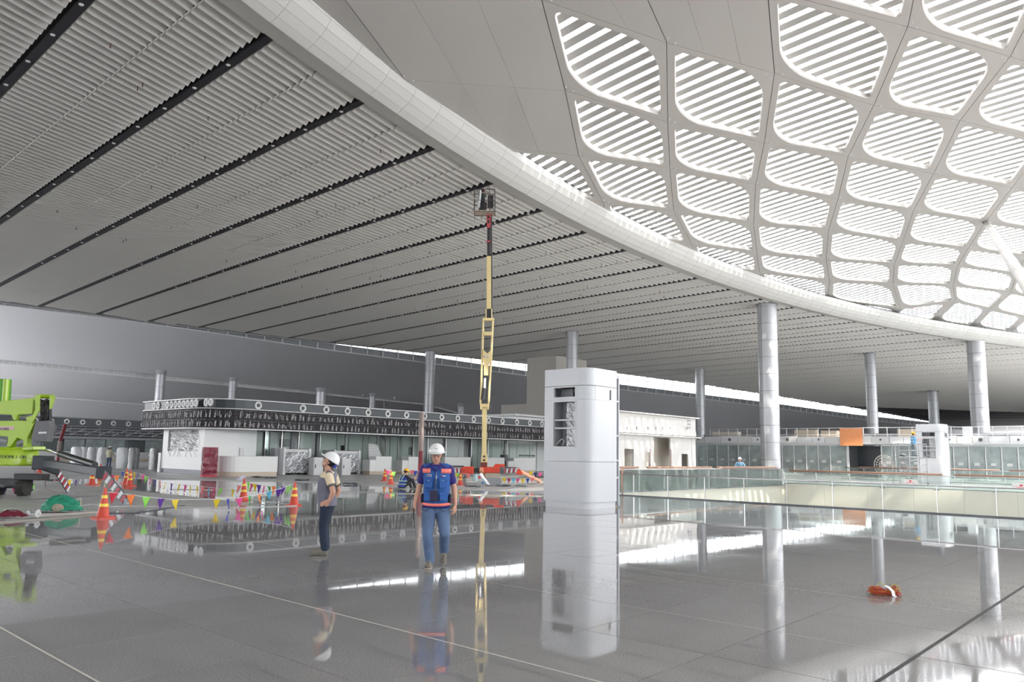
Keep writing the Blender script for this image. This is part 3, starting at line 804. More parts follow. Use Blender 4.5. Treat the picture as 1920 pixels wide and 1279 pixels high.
# ================================================================== KIOSKS
KU, KV = 15.1, 20.04
def kiosk(label):
    t = thing('service_kiosk', label, 'kiosk', tuple(G(KU, KV)), RZU)
    X0, X1, Y0, Y1, Hk, r, th = -.9, .9, -.76, .76, 4.41, .42, .07   # local x along U, local y = -V (y=+.76 faces the camera's left face)
    mb = MB()
    def wall_y(x0, x1, z0, z1): mb.box(((x0 + x1) / 2, Y1 - th / 2, (z0 + z1) / 2), (x1 - x0, th, z1 - z0))
    def wall_x(y0, y1, z0, z1): mb.box((X0 + th / 2, (y0 + y1) / 2, (z0 + z1) / 2), (th, y1 - y0, z1 - z0))
    ox0, ox1 = -.36, .50            # openings on the left face
    def face_part(z0, z1, openy=None, openx=None):
        if openy:
            a, b = openy; wall_y(X0 + r, ox0, z0, z1); wall_y(ox1, X1, z0, z1)
            zs = [z0] + [q for pr in openy[2] for q in pr] + [z1] if len(openy) > 2 else [z0, a, b, z1]
            for k in range(0, len(zs), 2):
                if zs[k + 1] > zs[k]: wall_y(ox0, ox1, zs[k], zs[k + 1])
        else: wall_y(X0 + r, X1, z0, z1)
        if openx:
            a, b, y0, y1 = openx; wall_x(Y0, y0, z0, z1); wall_x(y1, Y1 - r, z0, z1); wall_x(y0, y1, z0, a); wall_x(y0, y1, b, z1)
        else: wall_x(Y0, Y1 - r, z0, z1)
        mb.lathe([(r, z0), (r, z1)], 10, (X0 + r, Y1 - r, 0), a0=PI / 2, a1=PI)
        mb.lathe([(r - th, z1), (r, z1)], 10, (X0 + r, Y1 - r, 0), a0=PI / 2, a1=PI)
        mb.lathe([(r, z0), (r - th, z0)], 10, (X0 + r, Y1 - r, 0), a0=PI / 2, a1=PI)
        mb.box(((X0 + X1) / 2, Y0 + th / 2, (z0 + z1) / 2), (X1 - X0, th, z1 - z0))
        mb.box((X1 - th / 2 - .002, -th * .55, (z0 + z1) / 2), (th, Y1 - Y0 - th * 1.2, z1 - z0))
    face_part(3.86, Hk); 
    mb.build('top_casing', m_kiosk, t, True, auto=True)
    mb = MB(); mb.box((.15, 0, Hk - .03), (1.45, 1.4, .05)); mb.box((-.2, -.1, Hk - .03), (1.35, 1.25, .05))
    mb.lathe([(.001, Hk - .01), (r - .02, Hk - .01)], 12, (X0 + r, Y1 - r, 0)); mb.build('roof_plate', m_kiosk, t)
    mb = MB(); face_part(3.40, 3.845, (3.50, 3.80), (3.44, 3.76, -.45, .42)); mb.build('upper_casing', m_kiosk, t, True, auto=True)
    mb = MB(); face_part(1.455, 3.395, (1.92, 3.34), None); mb.build('middle_casing', m_kiosk, t, True, auto=True)
    mb = MB(); face_part(.20, 1.445); mb.build('lower_casing', m_kiosk, t, True, auto=True)
    X0 += .05; Y1 -= .05; X1 -= .05; r -= .03
    mb = MB(); face_part(0, .20); mb.build('plinth', m_kiosk, t, True, auto=True)
    X0 -= .05; Y1 += .05; X1 += .05; r += .03
    mb = MB(); mb.cur = 0
    for (a, b) in ((3.50, 3.80), (1.92, 3.34)):     # opening frames
        w = .035
        for c, d in (((ox0 - w / 2, Y1 + .004, (a + b) / 2), (w, .03, b - a + 2 * w)), ((ox1 + w / 2, Y1 + .004, (a + b) / 2), (w, .03, b - a + 2 * w)),
                     (((ox0 + ox1) / 2, Y1 + .004, a - w / 2), (ox1 - ox0, .03, w)), (((ox0 + ox1) / 2, Y1 + .004, b + w / 2), (ox1 - ox0, .03, w))): mb.box(c, d)
    mb.build('opening_frame', m_wht, t)
    for z in (2.50, 2.76):
        mb = MB(); mb.box(((ox0 + ox1) / 2, Y1 - .03, z), (ox1 - ox0, .05, .045)); mb.build('cross_bar', m_wht, t)
    mb = MB(); mb.box((.30, Y1 - .42, 2.63), (.4, .03, 1.45)); mb.box((.47, Y1 - .2, 2.63), (.03, .4, 1.45)); mb.box((.09, Y1 - .3, 2.63), (.04, .1, 1.45)); mb.box((.3, Y1 - .42, 3.65), (.5, .03, .3)); mb.build('inner_frame', m_grey, t)
    for (z0, z1, dy) in ((3.0, 3.33, .12), (2.66, 3.02, .10), (2.2, 2.68, .13), (1.93, 2.22, .11)):
        mb = MB()
        rows = [[(lerp(-.36, .07, i / 8), Y1 - dy + random.uniform(-.018, .018), lerp(z0, z1, j / 6)) for i in range(9)] for j in range(7)]
        mb.sheet(rows); mb.build('wrapped_screen', m_foil, t)
    mb = MB(); mb.tube(smooth_poly([(.44, Y1 - .08, 1.95), (.38, Y1 - .05, 2.02), (.22, Y1 - .06, 2.15), (.12, Y1 - .05, 2.08), (.20, Y1 - .07, 1.95)], 6), .014, 6); mb.build('cable_loop', m_wht, t, True)
    # glazed recess of the right face
    mb = MB(); mb.add([(X0 + .04, -.45, 3.44), (X0 + .04, .42, 3.44), (X0 + .04, .42, 3.76), (X0 + .04, -.45, 3.76)], [(0, 1, 2, 3)]); mb.build('glass_pane', m_clear, t)
    mb = MB(); mb.box((X0 + .25, -.02, 3.45), (.4, .85, .02)); mb.box((X0 + .45, -.02, 3.6), (.02, .85, .34)); mb.box((X0 + .2, .05, 3.6), (.3, .05, .3)); mb.build('recess_lining', m_foil, t)
    # service channel and back leaf on the far side
    mb = MB(); mb.box((X0 + .16, Y0 - .06, 2.2), (.1, .12, 4.1)); mb.build('service_channel', m_dkgrey, t)
    mb = MB(); mb.box((0, Y0 - .14, 2.16), (1.80, .05, 4.2)); mb.build('back_leaf', m_kiosk, t, bevel=.01)
    for z in (.95, 1.5, 2.3, 3.42, 4.2):
        mb = MB(); mb.box((X0 + .09, Y0 - .06, z), (.16, .13, .05)); mb.build('channel_bracket', m_wht, t)
    return t
k1 = kiosk('tall white service kiosk with rounded corner standing in the middle foreground')
p = at_dist(1750, 860, 57.0)
k2 = dup(k1, (p.x, p.y, 0), RZU, 'far white service kiosk behind the balustrades, a worker on scaffold beside it')

# ================================================================== BALUSTRADES
def balustrade(label, a, b, h, sp, z0=.0, postw=.05, rail=m_steel, railr=.028, pane_m=m_green, hr=None, posts=True, first=0.0, post_m=m_steel, shoe=True):
    a = Vector(a); b = Vector(b); L = (b - a).length; d = (b - a).normalized()
    t = thing('glass_balustrade', label, 'balustrade', (a.x, a.y, 0)); o = Vector((a.x, a.y, 0))
    a = a - o; n = int((L - first) / sp)
    pts = [first + k * sp for k in range(n + 1)]
    ends = [0.0] + [q for q in pts if q > .05] + ([L] if L - pts[-1] > .1 else [])
    for s, e in zip(ends, ends[1:]):
        mb = MB(); p0 = a + d * (s + .02); p1 = a + d * (e - .02); nn = Vector((-d.y, d.x, 0)) * .006
        mb.hexa([p0 - nn + Vector((0, 0, z0 + .02)), p1 - nn + Vector((0, 0, z0 + .02)), p1 + nn + Vector((0, 0, z0 + .02)), p0 + nn + Vector((0, 0, z0 + .02))],
                [p0 - nn + Vector((0, 0, h - .04)), p1 - nn + Vector((0, 0, h - .04)), p1 + nn + Vector((0, 0, h - .04)), p0 + nn + Vector((0, 0, h - .04))])
        mb.build('glass_pane', pane_m, t)
    if posts:
        for q in pts:
            p0 = a + d * q; mb = MB(); nrm = Vector((-d.y, d.x, 0)) * .0
            mb.bar(p0 + nrm + Vector((0, 0, z0 - .0)), p0 + nrm + Vector((0, 0, h)), postw, .02, d); mb.build('post', post_m, t)
            mb = MB(); mb.tube([p0 + Vector((0, 0, h - .14)) - d * .09, p0 + Vector((0, 0, h - .14)) + d * .09], .012, 6); mb.build('glass_clamp', m_steel, t)
    mb = MB(); mb.tube([a + Vector((0, 0, h)), a + d * L + Vector((0, 0, h))], railr, 8); mb.build('top_rail', rail, t, True)
    if hr:
        for (s, e) in hr:
            mb = MB(); mb.tube([a + d * s + Vector((0, 0, h + .08)), a + d * e + Vector((0, 0, h + .08))], .045, 8); mb.build('handrail', m_wood, t, True)
    if shoe:
        mb = MB(); mb.bar(a + Vector((0, 0, z0 + .015)), a + d * L + Vector((0, 0, z0 + .015)), .08, .05); mb.build('base_shoe', m_dkgrey, t)
    return t
near = balustrade('near glass balustrade with thin steel posts along the void, right of the tall kiosk', G(18.75, 27.45), G(-4, 27.45), .89, 1.63, first=.87)
for q, c in ((18.75, 0), (18.45, 1)):
    mb = MB(); P_ = G(q, 27.45) - Vector(near.location); mb.bar(P_, P_ + Vector((0, 0, 1.15)), .06, .03); mb.build('end_post', m_wood, near)
balustrade('green glass balustrade running away along the left end of the void', G(20.0, 28.9, 0), G(20.0, 47.8, 0), 1.05, 2.3, hr=[(.2, 2.2), (3.0, 9.5), (10, 18)])
fb = balustrade('glass balustrade with brown wooden handrail on the far edge of the void', G(20, 48.05), G(-6, 48.05), .87, 2.0, z0=.12, hr=[(0.3, 9.0), (9.6, 19.3), (20.2, 26)])
for x, y, w in ((1286, 889, .55), (1436, 893.5, .6), (1707, 903, .75), (1915, 911, .8)):
    P_ = on_v(x, y, 48.0) - Vector(fb.location); mb = MB(); mb.box(P_ + V * -.03, (w, .01, w * .32), RZU)
    s_ = mb.build('notice_board', m_wht, fb); s_['label'] = 'white notice board with small red and black marks'
    mb = MB(); mb.box(P_ + V * -.04 + Vector((0, 0, .02)), (w * .16, .006, w * .1), RZU); mb.box(P_ + V * -.04 + Vector((0, 0, -.08)), (w * .6, .006, w * .03), RZU); mb.build('notice_mark', m_red, s_)
balustrade('most distant glass balustrade with pale wooden rail, below the far white partitions', G(24, 70), G(-2, 70), 1.0, 1.9, hr=[(1.5, 12), (12.6, 18.5), (19, 26)])

# ================================================================== FAR PARTITION BLOCK (right)
VB = 83.0
def pu(x, v=VB, y=850): p = on_v(x, y, v); return p.dot(U)
blk = thing('partition_block', 'long far block of framed grey glass partitions under a white service fascia', 'partition wall', tuple(G(pu(1600), VB)))
bo = Vector(blk.location)
def vbox(mb, u0, u1, v0, v1, z0, z1, o=bo):
    mb.hexa([G(u0, v0, z0) - o, G(u1, v0, z0) - o, G(u1, v1, z0) - o, G(u0, v1, z0) - o], [G(u0, v0, z1) - o, G(u1, v0, z1) - o, G(u1, v1, z1) - o, G(u0, v1, z1) - o])
    return mb
uL, uR = pu(1300), pu(1990)
edges = [1306, 1325, 1344, 1365, 1384, 1404, 1426, 1446, 1466, 1488, 1511, 1533, 1556, 1590, None, 1652, 1678, 1704, 1731, 1758, 1787, 1815, 1847, 1877, 1908, 1942, 1975]
for a, b in zip(edges, edges[1:]):
    if a is None or b is None: continue
    u0, u1 = pu(a), pu(b)
    g = vbox(MB(), u0 - .05, u1 + .05, VB, VB + .03, .1, 3.2).build('glass_panel', m_part, blk)
    f = MB()
    for (p0, p1, z0, z1) in ((u0, u0 - .09, 0, 3.25), (u0, u1, 3.16, 3.27), (u0, u1, 0, .12)): vbox(f, min(p0, p1), max(p0, p1), VB - .05, VB + .05, z0, z1)
    f.build('panel_frame', m_frame, g)
    um = lerp(u0, u1, .5); s_ = vbox(MB(), um - .22, um + .22, VB - .03, VB - .01, 1.35, 1.62).build('paper_sign', m_wht, g)
    if a == 1556: vbox(MB(), u1 - .1, u1 + .12, VB - .08, VB + .05, 0, 3.3).build('end_post', m_frame, g)
vbox(MB(), uR, uL, VB + 4.0, VB + 4.2, 0, 3.2).build('back_wall', m_part if False else m_band, blk)
vbox(MB(), pu(1650), pu(1590), VB + 3.0, VB + 3.1, 0, 3.2).build('dark_screen', m_dkgrey, blk)  # dark sheet standing in for the shade inside the opening
vbox(MB(), uR, uL, VB - .1, VB + 4.2, 3.27, 3.34).build('soffit_slab', m_frame, blk)
vbox(MB(), uR, uL, VB - .45, VB - .35, 3.36, 3.44).build('cable_tray', m_frame, blk)
# white fascia boxes with round openings
u = uL; k = 0
dm = MB(); dm.lathe([(.001, -.02), (.13, -.02), (.17, 0), (.17, .05)], 14, axis='Z'); dme = dm.mesh('round_vent', m_dkgrey)
rot_v = (PI / 2, 0, RZU)
while u > uR:
    w = random.choice((1.3, 1.7, 2.1)); h1 = 4.12 + random.uniform(-.06, .06)
    f = vbox(MB(), u - w + .05, u, VB - .30, VB - .05, 3.42, h1).build('fascia_box', m_frame if k % 3 else m_wht, blk)
    if k % 2 == 0: inst('round_vent', dme, f, G(u - w / 2, VB - .33, 3.78) - bo, rot_v, (1 if k % 4 else .6,) * 3)
    u -= w; k += 1
ob = vbox(MB(), pu(1620, VB, 820), pu(1578, VB, 820), VB - .5, VB - .46, 3.15, 4.95).build('orange_board', m_orange, blk); ob['label'] = 'orange board hung over the fascia'
# roof terrace railing on the block
rl = MB()
for z in (4.3, 5.0): rl.tube([G(uR, VB - .1, z) - bo, G(uL, VB - .1, z) - bo], .035, 6)
rl.build('roof_rail', m_frame, blk, True)
u = uL
pm = MB(); pm.box((0, 0, .4), (.07, .05, .9)); pme = pm.mesh('rail_post', m_frame)
while u > uR: inst('rail_post', pme, blk, G(u, VB - .1, 4.2) - bo, (0, 0, RZU)); u -= 1.15
for x0, x1, z1, m_ in ((1480, 1520, 4.9, m_beige), (1530, 1560, 4.8, m_beige), (1676, 1712, 4.9, m_beige), (1325, 1372, 4.75, m_cream), (1800, 1815, 5.1, m_frame)):
    vbox(MB(), pu(x1), pu(x0), VB + 1.5, VB + 2.5, 3.34, z1).build('roof_unit', m_, blk)
vbox(MB(), uR, uL, VB + 2.6, VB + 2.8, 3.34, 4.5).build('roof_upstand', m_grey, blk)

# ================================================================== WHITE BUILDING (island behind the kiosk, right)
IU = 29.2; ic = Vector(G(IU, 45))
wb = thing('white_pavilion', 'unfinished white check-in pavilion with sun streaks, right behind the tall kiosk', 'pavilion', tuple(ic))
def ib(u0, u1, v0, v1, z0, z1, name, m_, par=wb): return vbox(MB(), u0, u1, v0, v1, z0, z1, ic).build(name, m_, par)
def iv(x, y=800): return on_u(x, y, IU).dot(V)
v0_, v1_ = 42.4, iv(1304)
ib(IU - .25, IU + 5, v0_, v1_ + .25, 4.62, 4.70, 'roof_slab', m_pav)
ib(IU, IU + .12, v0_, v1_, 3.62, 4.6, 'upper_wall', m_pav)
ib(IU - .06, IU, v0_, v1_, 3.25, 3.63, 'light_band', m_pav)
ib(IU - .35, IU + .1, v0_, v1_ + .3, 3.12, 3.2, 'canopy_ledge', m_pav)
ib(IU + .1, IU + 5, v1_ - .15, v1_, 0, 4.6, 'end_wall', m_pav)
for x in (1176, 1194, 1215, 1230, 1243, 1256, 1288):
    p_ = on_u(x, 803, IU - .08) - ic; mb = MB(); mb.box(p_ * 1.0, (.05, .03, .2), RZV); q_ = mb.build('lamp_slot', m_dkgrey, wb)
for z in (3.82, 4.08, 4.34): ib(IU - .02, IU + .02, iv(1289), iv(1295), z, z + .16, 'louvre_vent', m_grey)
# wall with doorways: x ranges of openings (photo columns) and their heights
ops = [(1171, 1188, 2.15), (1208, 1218, 1.95), (1226, 1257, 3.05), (1278, 1290, 1.9)]
cur = v0_
xs_ = []
for (xa, xb, h_) in ops:
    va_, vb2 = iv(xa, 830), iv(xb, 830); n = max(1, int((va_ - cur) / 1.2))
    for q in range(n): ib(IU, IU + .12, lerp(cur, va_, q / n) + .01, lerp(cur, va_, (q + 1) / n) - .01, 0, 3.12, 'wall_board', m_pav)
    ib(IU, IU + .12, va_, vb2, h_, 3.12, 'door_header', m_pav); cur = vb2
n = 2
for q in range(n): ib(IU, IU + .12, lerp(cur, v1_, q / n) + .01, lerp(cur, v1_, (q + 1) / n) - .01, 0, 3.12, 'wall_board', m_pav)
ib(IU + 1.2, IU + 1.3, v0_, v1_, 0, 3.1, 'inner_wall', m_cream)
ib(IU, IU + 5, v0_, v0_ + .12, 0, 4.6, 'side_wall', m_pav)
for x, h_ in ((1258, 2.2), (1219, 2.2)):
    p_ = on_u(x, 850, IU - .2) - ic; p_.z = h_ / 2; mb = MB(); mb.box(p_, (.07, .07, h_)); q_ = mb.build('red_post', m_dirtyred, wb)
# raised volume and pale tower behind the first island
bx = thing('rooftop_volume', 'white flat-roofed volume rising behind the long black fascia', 'building block', tuple(G(54, 60, 4.9)))
o_ = Vector(G(54, 60, 4.9)); vbox(MB(), 52.2, 57.5, 58, 64.5, 4.9, 5.55, o_).build('body', m_wht, bx); vbox(MB(), 51.8, 62.2, 57.8, 64.6, 5.55, 5.75, o_).build('roof_slab', m_wht, bx)
P_ = at_dist(988, 700, 92); uu_, vv_ = P_.dot(U), P_.dot(V)
bx = thing('service_tower', 'plain beige grey tower block behind the tall white kiosk', 'building block', tuple(G(uu_, vv_)))
o_ = Vector(G(uu_, vv_)); m_tower = mat('tower beige', (.50, .47, .43), .7, noise=.03, nscale=.3)
zt = z_at(672, P_); vbox(MB(), uu_ - 4.5, uu_, vv_, vv_ + 6, 0, zt, o_).build('tower_body', m_tower, bx)
zl = z_at(757, P_); vbox(MB(), uu_, uu_ + 4.6, vv_ + .5, vv_ + 6, 0, zl, o_).build('low_wing', m_tower, bx)

# ================================================================== LONG BLACK CANOPY ISLAND
FU = 45.7; FV = 22.5; CRN = 3.0
path = [(55.2, FV), (52, FV), (FU + CRN, FV)] + [(FU + CRN - CRN * math.sin(a), FV + CRN - CRN * math.cos(a)) for a in [PI / 2 * k / 8 for k in range(1, 9)]]
v = FV + CRN + 3
while v < 82: path.append((FU, v)); v += 4
isl = thing('check_in_canopy', 'long black canopy fascia with round white rings over the check-in counters', 'canopy', tuple(G(FU + 2, 30)))
io = Vector(isl.location)
def offs(pth, d):
    out = []
    for i, (u, v) in enumerate(pth):
        a = pth[max(i - 1, 0)]; b = pth[min(i + 1, len(pth) - 1)]; tu, tv = b[0] - a[0], b[1] - a[1]; L = math.hypot(tu, tv)
        out.append((u + tv / L * -d, v + tu / L * d))
    return out
def fascia(z0, z1, d, name, m_, smooth=False, thick=.1):
    P1 = offs(path, d); P2 = offs(path, d - thick); mb = MB()
    mb.sheet([[G(u, v, z0) - io for u, v in P2], [G(u, v, z0) - io for u, v in P1], [G(u, v, z1) - io for u, v in P1], [G(u, v, z1) - io for u, v in P2]])
    return mb.build(name, m_, isl)
# outward is towards -V on the left face and -U on the long face
sgn = 1 if (offs(path, 1)[-1][0] < FU) else -1
m_bandd = mat('fascia dark', (0.05, 0.06, 0.068), 0.3, 0.0, spec=.3)
fascia(4.24, 4.79, .0 * sgn, 'dark_band', m_bandd); fascia(4.79, 4.85, .14 * sgn, 'top_trim', m_wht, thick=.4 * sgn); fascia(4.19, 4.24, .12 * sgn, 'lower_trim', m_wht, thick=.3 * sgn)
fascia(2.98, 4.19, .0, 'bead_backing', mat('bead backing', (.02, .016, .018), .5)); fascia(2.91, 2.98, .10 * sgn, 'bottom_trim', m_frame, thick=.3 * sgn)
P1 = offs(path, .0)
mb = MB(); mb.sheet([[G(u, v, 4.80) - io for u, v in P1], [G(u + 6, v + (6 if i < 8 else 0) * 0, 4.85) - io if i > 10 else G(u + (0 if i < 3 else 6), v + 8, 4.85) - io for i, (u, v) in enumerate(P1)]]); mb.build('roof_deck', m_wht, isl)
mb = MB(); mb.sheet([[G(u, v, 2.98) - io for u, v in P1], [G(u + 5, v, 2.98) - io if i > 10 else G(u + (0 if i < 3 else 5), v + 7, 2.98) - io for i, (u, v) in enumerate(P1)]]); mb.build('soffit', m_grey, isl)
# dense samples along the path
def walk(step):
    out = []; Q = path
    for (a, b) in zip(Q, Q[1:]):
        L = math.hypot(b[0] - a[0], b[1] - a[1]); n = max(1, round(L / step))
        for k in range(n):
            t = k / n; out.append((lerp(a[0], b[0], t), lerp(a[1], b[1], t), (b[0] - a[0]) / L, (b[1] - a[1]) / L))
    return out
gr = MB(); wr = MB(); bd = MB()
def sp_(u, v, tu, tv, d, z): return G(u - tv * d, v + tu * d, z) - io   # outward offset
SG = 1 if sp_(FU, 40, 0, 1, 1, 0).dot(U) < (G(FU, 40) - io).dot(U) else -1
for (u, v, tu, tv) in walk(.30):
    gr.bar(sp_(u, v, tu, tv, .06 * SG, 2.99), sp_(u, v, tu, tv, .06 * SG, 4.18), .035, .03)
for z in (3.0, 3.2, 3.4, 3.6, 3.8, 4.0, 4.17):
    P2 = offs(path, .06 * sgn); gr.tube([G(u, v, z) - io for u, v in P2], .016, 4, False)
tag(gr.build('mesh_grid', mat('grid dark', (.05, .045, .055), .35, .4), isl), kind='stuff')
for (u, v, tu, tv) in walk(.34):
    for zb in (3.08, 3.66):
        if random.random() < .1: continue
        s0 = random.uniform(-.08, .08); lean = random.uniform(-.07, .12); hh = random.uniform(.22, .48)
        pts = [(s0, .0), (s0 + lean * .5, hh * .7), (s0 + lean * 1.2, hh), (s0 + lean * 1.9, hh * .75), (s0 + lean * 2.1, hh * .2)]
        wr.tube([sp_(u + tu * a, v + tv * a, tu, tv, .13 * SG, zb + b) for a, b in pts], .010, 4, False)
        for q in range(random.choice((2, 3, 4))):
            bd.ball(sp_(u + tu * (s0 + .06 + q * .015), v + tv * (s0 + .06), tu, tv, .15 * SG, zb + .02 + q * .10), .033, 4)
tag(wr.build('loose_wiring', mat('wire', (.62, .60, .62), .4), isl), kind='stuff')
tag(bd.build('lamp_beads', mat('bead', (.88, .87, .88), .3), isl), kind='stuff')
dn = MB(); dn.lathe([(.12, .03), (.15, .07), (.24, .07), (.27, .03), (.27, 0)], 20); dme1 = dn.mesh('ring_lamp', m_wht, True)
dn = MB(); dn.lathe([(.001, .05), (.10, .05), (.13, .02)], 14); dme2 = dn.mesh('ring_centre', m_blackp)
zc_r = 4.51
for x in (483, 567, 611, 651, 690, 727, 762, 796, 828, 858, 888, 916, 942, 969, 993, 1016):
    p_ = on_u(x, 775, FU - .01); v = p_.dot(V); q_ = inst('ring_lamp', dme1, isl, G(FU - .01, v, zc_r) - io, (U * -1).to_track_quat('Z', 'Y').to_euler()); inst('ring_centre', dme2, q_)
for x in (290.5, 297.5, 315, 323, 330.5, 338, 345.5, 353, 360.5, 368, 387, 396):
    p_ = on_v(x, 760, FV - .01); u = p_.dot(U); q_ = inst('ring_lamp', dme1, isl, G(u, FV - .01, zc_r) - io, (V * -1).to_track_quat('Z', 'Y').to_euler()); inst('ring_centre', dme2, q_)

# ---- interior of the island: back wall, glass screens, posts
def bo2(name, label, cat, u, v): return thing(name, label, cat, tuple(G(u, v)))
bw = thing('back_office_wall', 'pale panelled wall under the black canopy behind the counters', 'wall', tuple(G(50.5, 40)))
o_ = Vector(bw.location); v = 24.0; m_pw = mat('pale grey green wall', (.74, .77, .75), .5, noise=.04, nscale=.5)
k = 0
while v < 80:
    w = random.choice((1.1, 1.4, 1.9)); vbox(MB(), 50.4, 50.5, v, v + w - .09, .0, 2.97, o_).build('wall_board', m_pw, bw)
    v += w; k += 1
vbox(MB(), 50.6, 50.7, 24, 80, 0, 2.97, o_).build('dark_core', m_dkgrey, bw)
for (x0, x1, z0, z1) in ((525, 549, 1.9, 2.45), (640, 646, 1.7, 2.1), (640, 641, 1, 1.1), (975, 1003, 1.45, 1.62), (768, 774, 1.4, 2.1)):
    va_, vb2 = on_u(x0, 840, 50.3).dot(V), on_u(x1, 840, 50.3).dot(V); vbox(MB(), 50.3, 50.4, va_, vb2, z0, z1, o_).build('dark_screen', m_blackp, bw)
gs = thing('glass_screen', 'row of clear glass screens and steel posts under the black canopy', 'glass screen', tuple(G(47.5, 40)))
o_ = Vector(gs.location)
for x0, x1, m_ in ((478, 492, 0), (497, 520, 1), (528, 545, 1), (560, 585, 1), (600, 640, 1), (648, 690, 1), (692, 716, 1), (724, 745, 1), (747, 770, 1), (775, 800, 1), (802, 830, 1), (836, 870, 1), (884, 905, 1), (915, 945, 1), (950, 1000, 1)):
    va_, vb2 = on_u(x0, 840, 47.5).dot(V), on_u(x1, 840, 47.5).dot(V)
    vbox(MB(), 47.5, 47.53, va_, vb2, .1, 2.9, o_).build('glass_pane', m_green, gs)
    vbox(MB(), 47.45, 47.57, va_ - .06, va_, 0, 2.95, o_).build('steel_post', m_steel, gs)
for x in (495, 546, 594, 715, 748, 800, 882, 947):
    va_ = on_u(x, 840, 48).dot(V); vbox(MB(), 48, 48.25, va_, va_ + .3, 0, 2.95, o_).build('steel_post', m_steel if x % 2 else m_grey, gs)

# ---- booth at the left face with foil covered opening
bt = thing('white_booth', 'white booth wall with foil covered opening under the left end of the black canopy', 'booth', tuple(G(51, 23.2)))
o_ = Vector(bt.location); VBF = 23.1
def bu_(x, y=850): return on_v(x, y, VBF).dot(U)
ub0, ub1 = bu_(381), bu_(304); wo0, wo1 = bu_(371.5, 830), bu_(315, 830)
def bb(u0, u1, v0, v1, z0, z1, name, m_): return vbox(MB(), u0, u1, v0, v1, z0, z1, o_).build(name, m_, bt)
zo = 1.46
bb(ub0, wo0, VBF, VBF + .2, .28, 2.97, 'right_jamb', m_wht2); bb(wo1, ub1, VBF, VBF + .2, .28, 2.97, 'left_jamb', m_wht2)
bb(wo0, wo1, VBF, VBF + .2, .28, zo, 'lower_wall', m_wht2); bb(wo0, wo1, VBF, VBF + .2, 2.86, 2.97, 'header', m_wht2)
bb(ub0, ub1, VBF + .04, VBF + .2, 0, .27, 'skirting', mat('skirting steel', (.16, .17, .19), .45, .2))
bb(ub1, ub1 + .35, VBF - .1, VBF + .25, 0, 1.32, 'side_upstand', m_wht2)
bb(ub0, ub0 + .12, VBF + .2, VBF + 2.4, 0, 2.97, 'return_wall', m_wht2)
rows = []
for j in range(11):
    mb = MB(); rws = [[G(lerp(wo0, wo1, i / 14), VBF + .1 + random.uniform(-.03, .03), lerp(zo, 2.86, (j + q * .93) / 11)) - o_ for i in range(15)] for q in range(2)]
    mb.sheet(rws); mb.build('foil_strip', mat('foil dull', (.30, .30, .30), .4, .3, noise=.3, nscale=9, bump=1.0), bt)
bb(wo0, wo1, VBF + .14, VBF + .18, zo, 2.86, 'foil_backing', m_grey)
mb = MB(); rr_ = random.Random(3)
for q in range(8):
    u = lerp(wo0, wo1, rr_.random()); pts = [G(u + rr_.uniform(-.4, .4), VBF - .02, z) - o_ for z in (2.9, 2.4, 1.9, 1.5, 1.1)]
    mb.tube(smooth_poly(pts, 5), .012, 4, False)
mb.build('loose_cable', m_wht, bt)
lw = thing('pale_end_wall', 'plain pale grey wall between the red wrapped box and the glass screens', 'wall', tuple(G(47.8, 24.5)))
o_ = Vector(lw.location); vbox(MB(), 47.4, 47.44, VBF + .35, on_u(479, 840, 47.5).dot(V), 0, 2.95, o_).build('wall_board', m_pw, lw)
vbox(MB(), 47.3, 47.39, 25.6, 25.9, 1.0, 1.75, o_).build('leaning_board', m_wht, lw)

# ---- counters
def counter(label, x0, x1, uf, ztop, step=None, depth=.9, round_left=False):
    va_, vb2 = on_u(x0, 880, uf).dot(V), on_u(x1, 880, uf).dot(V)
    t = thing('service_counter', label, 'counter', tuple(G(uf + depth / 2, (va_ + vb2) / 2)), group='white service counters with beige plinths'); o_ = Vector(t.location)
    if round_left:
        arc = [(uf + 1.2 - 1.2 * math.sin(a), va_ + 1.2 - 1.2 * math.cos(a)) for a in [PI / 2 * k / 8 for k in range(9)]]
        poly = arc + [(uf, vb2), (uf + depth, vb2), (uf + depth, va_ + depth), (uf + 1.2, va_ + depth)]
        MB().prism([G(u, v, .27) - o_ for u, v in poly], (0, 0, 0), (0, 0, ztop - .27)).build('counter_body', m_wht2, t)
        MB().prism([G(lerp(u, uf + .5, .03), lerp(v, (va_ + vb2) / 2, .01), 0) - o_ for u, v in poly], (0, 0, 0), (0, 0, .27)).build('plinth', m_beige, t)
    else:
        s_ = step or 0; vs = va_ + s_
        vbox(MB(), uf, uf + depth, vs, vb2, .24, ztop, o_).build('counter_body', m_wht2, t, bevel=.02)
        if s_: vbox(MB(), uf, uf + depth, va_, vs, .24, ztop - .28, o_).build('counter_step', m_wht2, t, bevel=.02)
        vbox(MB(), uf + .03, uf + depth - .03, va_ + .03, vb2 - .03, 0, .24, o_).build('plinth', m_beige, t)
    vbox(MB(), uf - .02, uf + depth, (va_ if not round_left else va_ + 1.2), vb2 + .01, ztop - (.28 if step else 0) - .0, ztop - (.28 if step else 0) + .02, o_).build('worktop', m_frame, t)
    return t
counter('long curved white counter with beige plinth beside the red wrapped box', 420, 520, 43.9, 1.22, round_left=True)
counter('stepped white counter between the standing man and the two cones', 693, 734, 45.0, 1.32, .55)
counter('stepped white counter partly hidden behind the dusty red pole', 754, 792, 45.0, 1.32, .6)
counter('white counter just right of the walking man, left of the yellow mast', 834, 882, 45.0, 1.32)
counter('white counter directly right of the foot of the yellow mast', 912, 946, 45.0, 1.32)
counter('stepped white counter nearest to the left side of the tall kiosk', 953, 1004, 45.0, 1.32, .7)
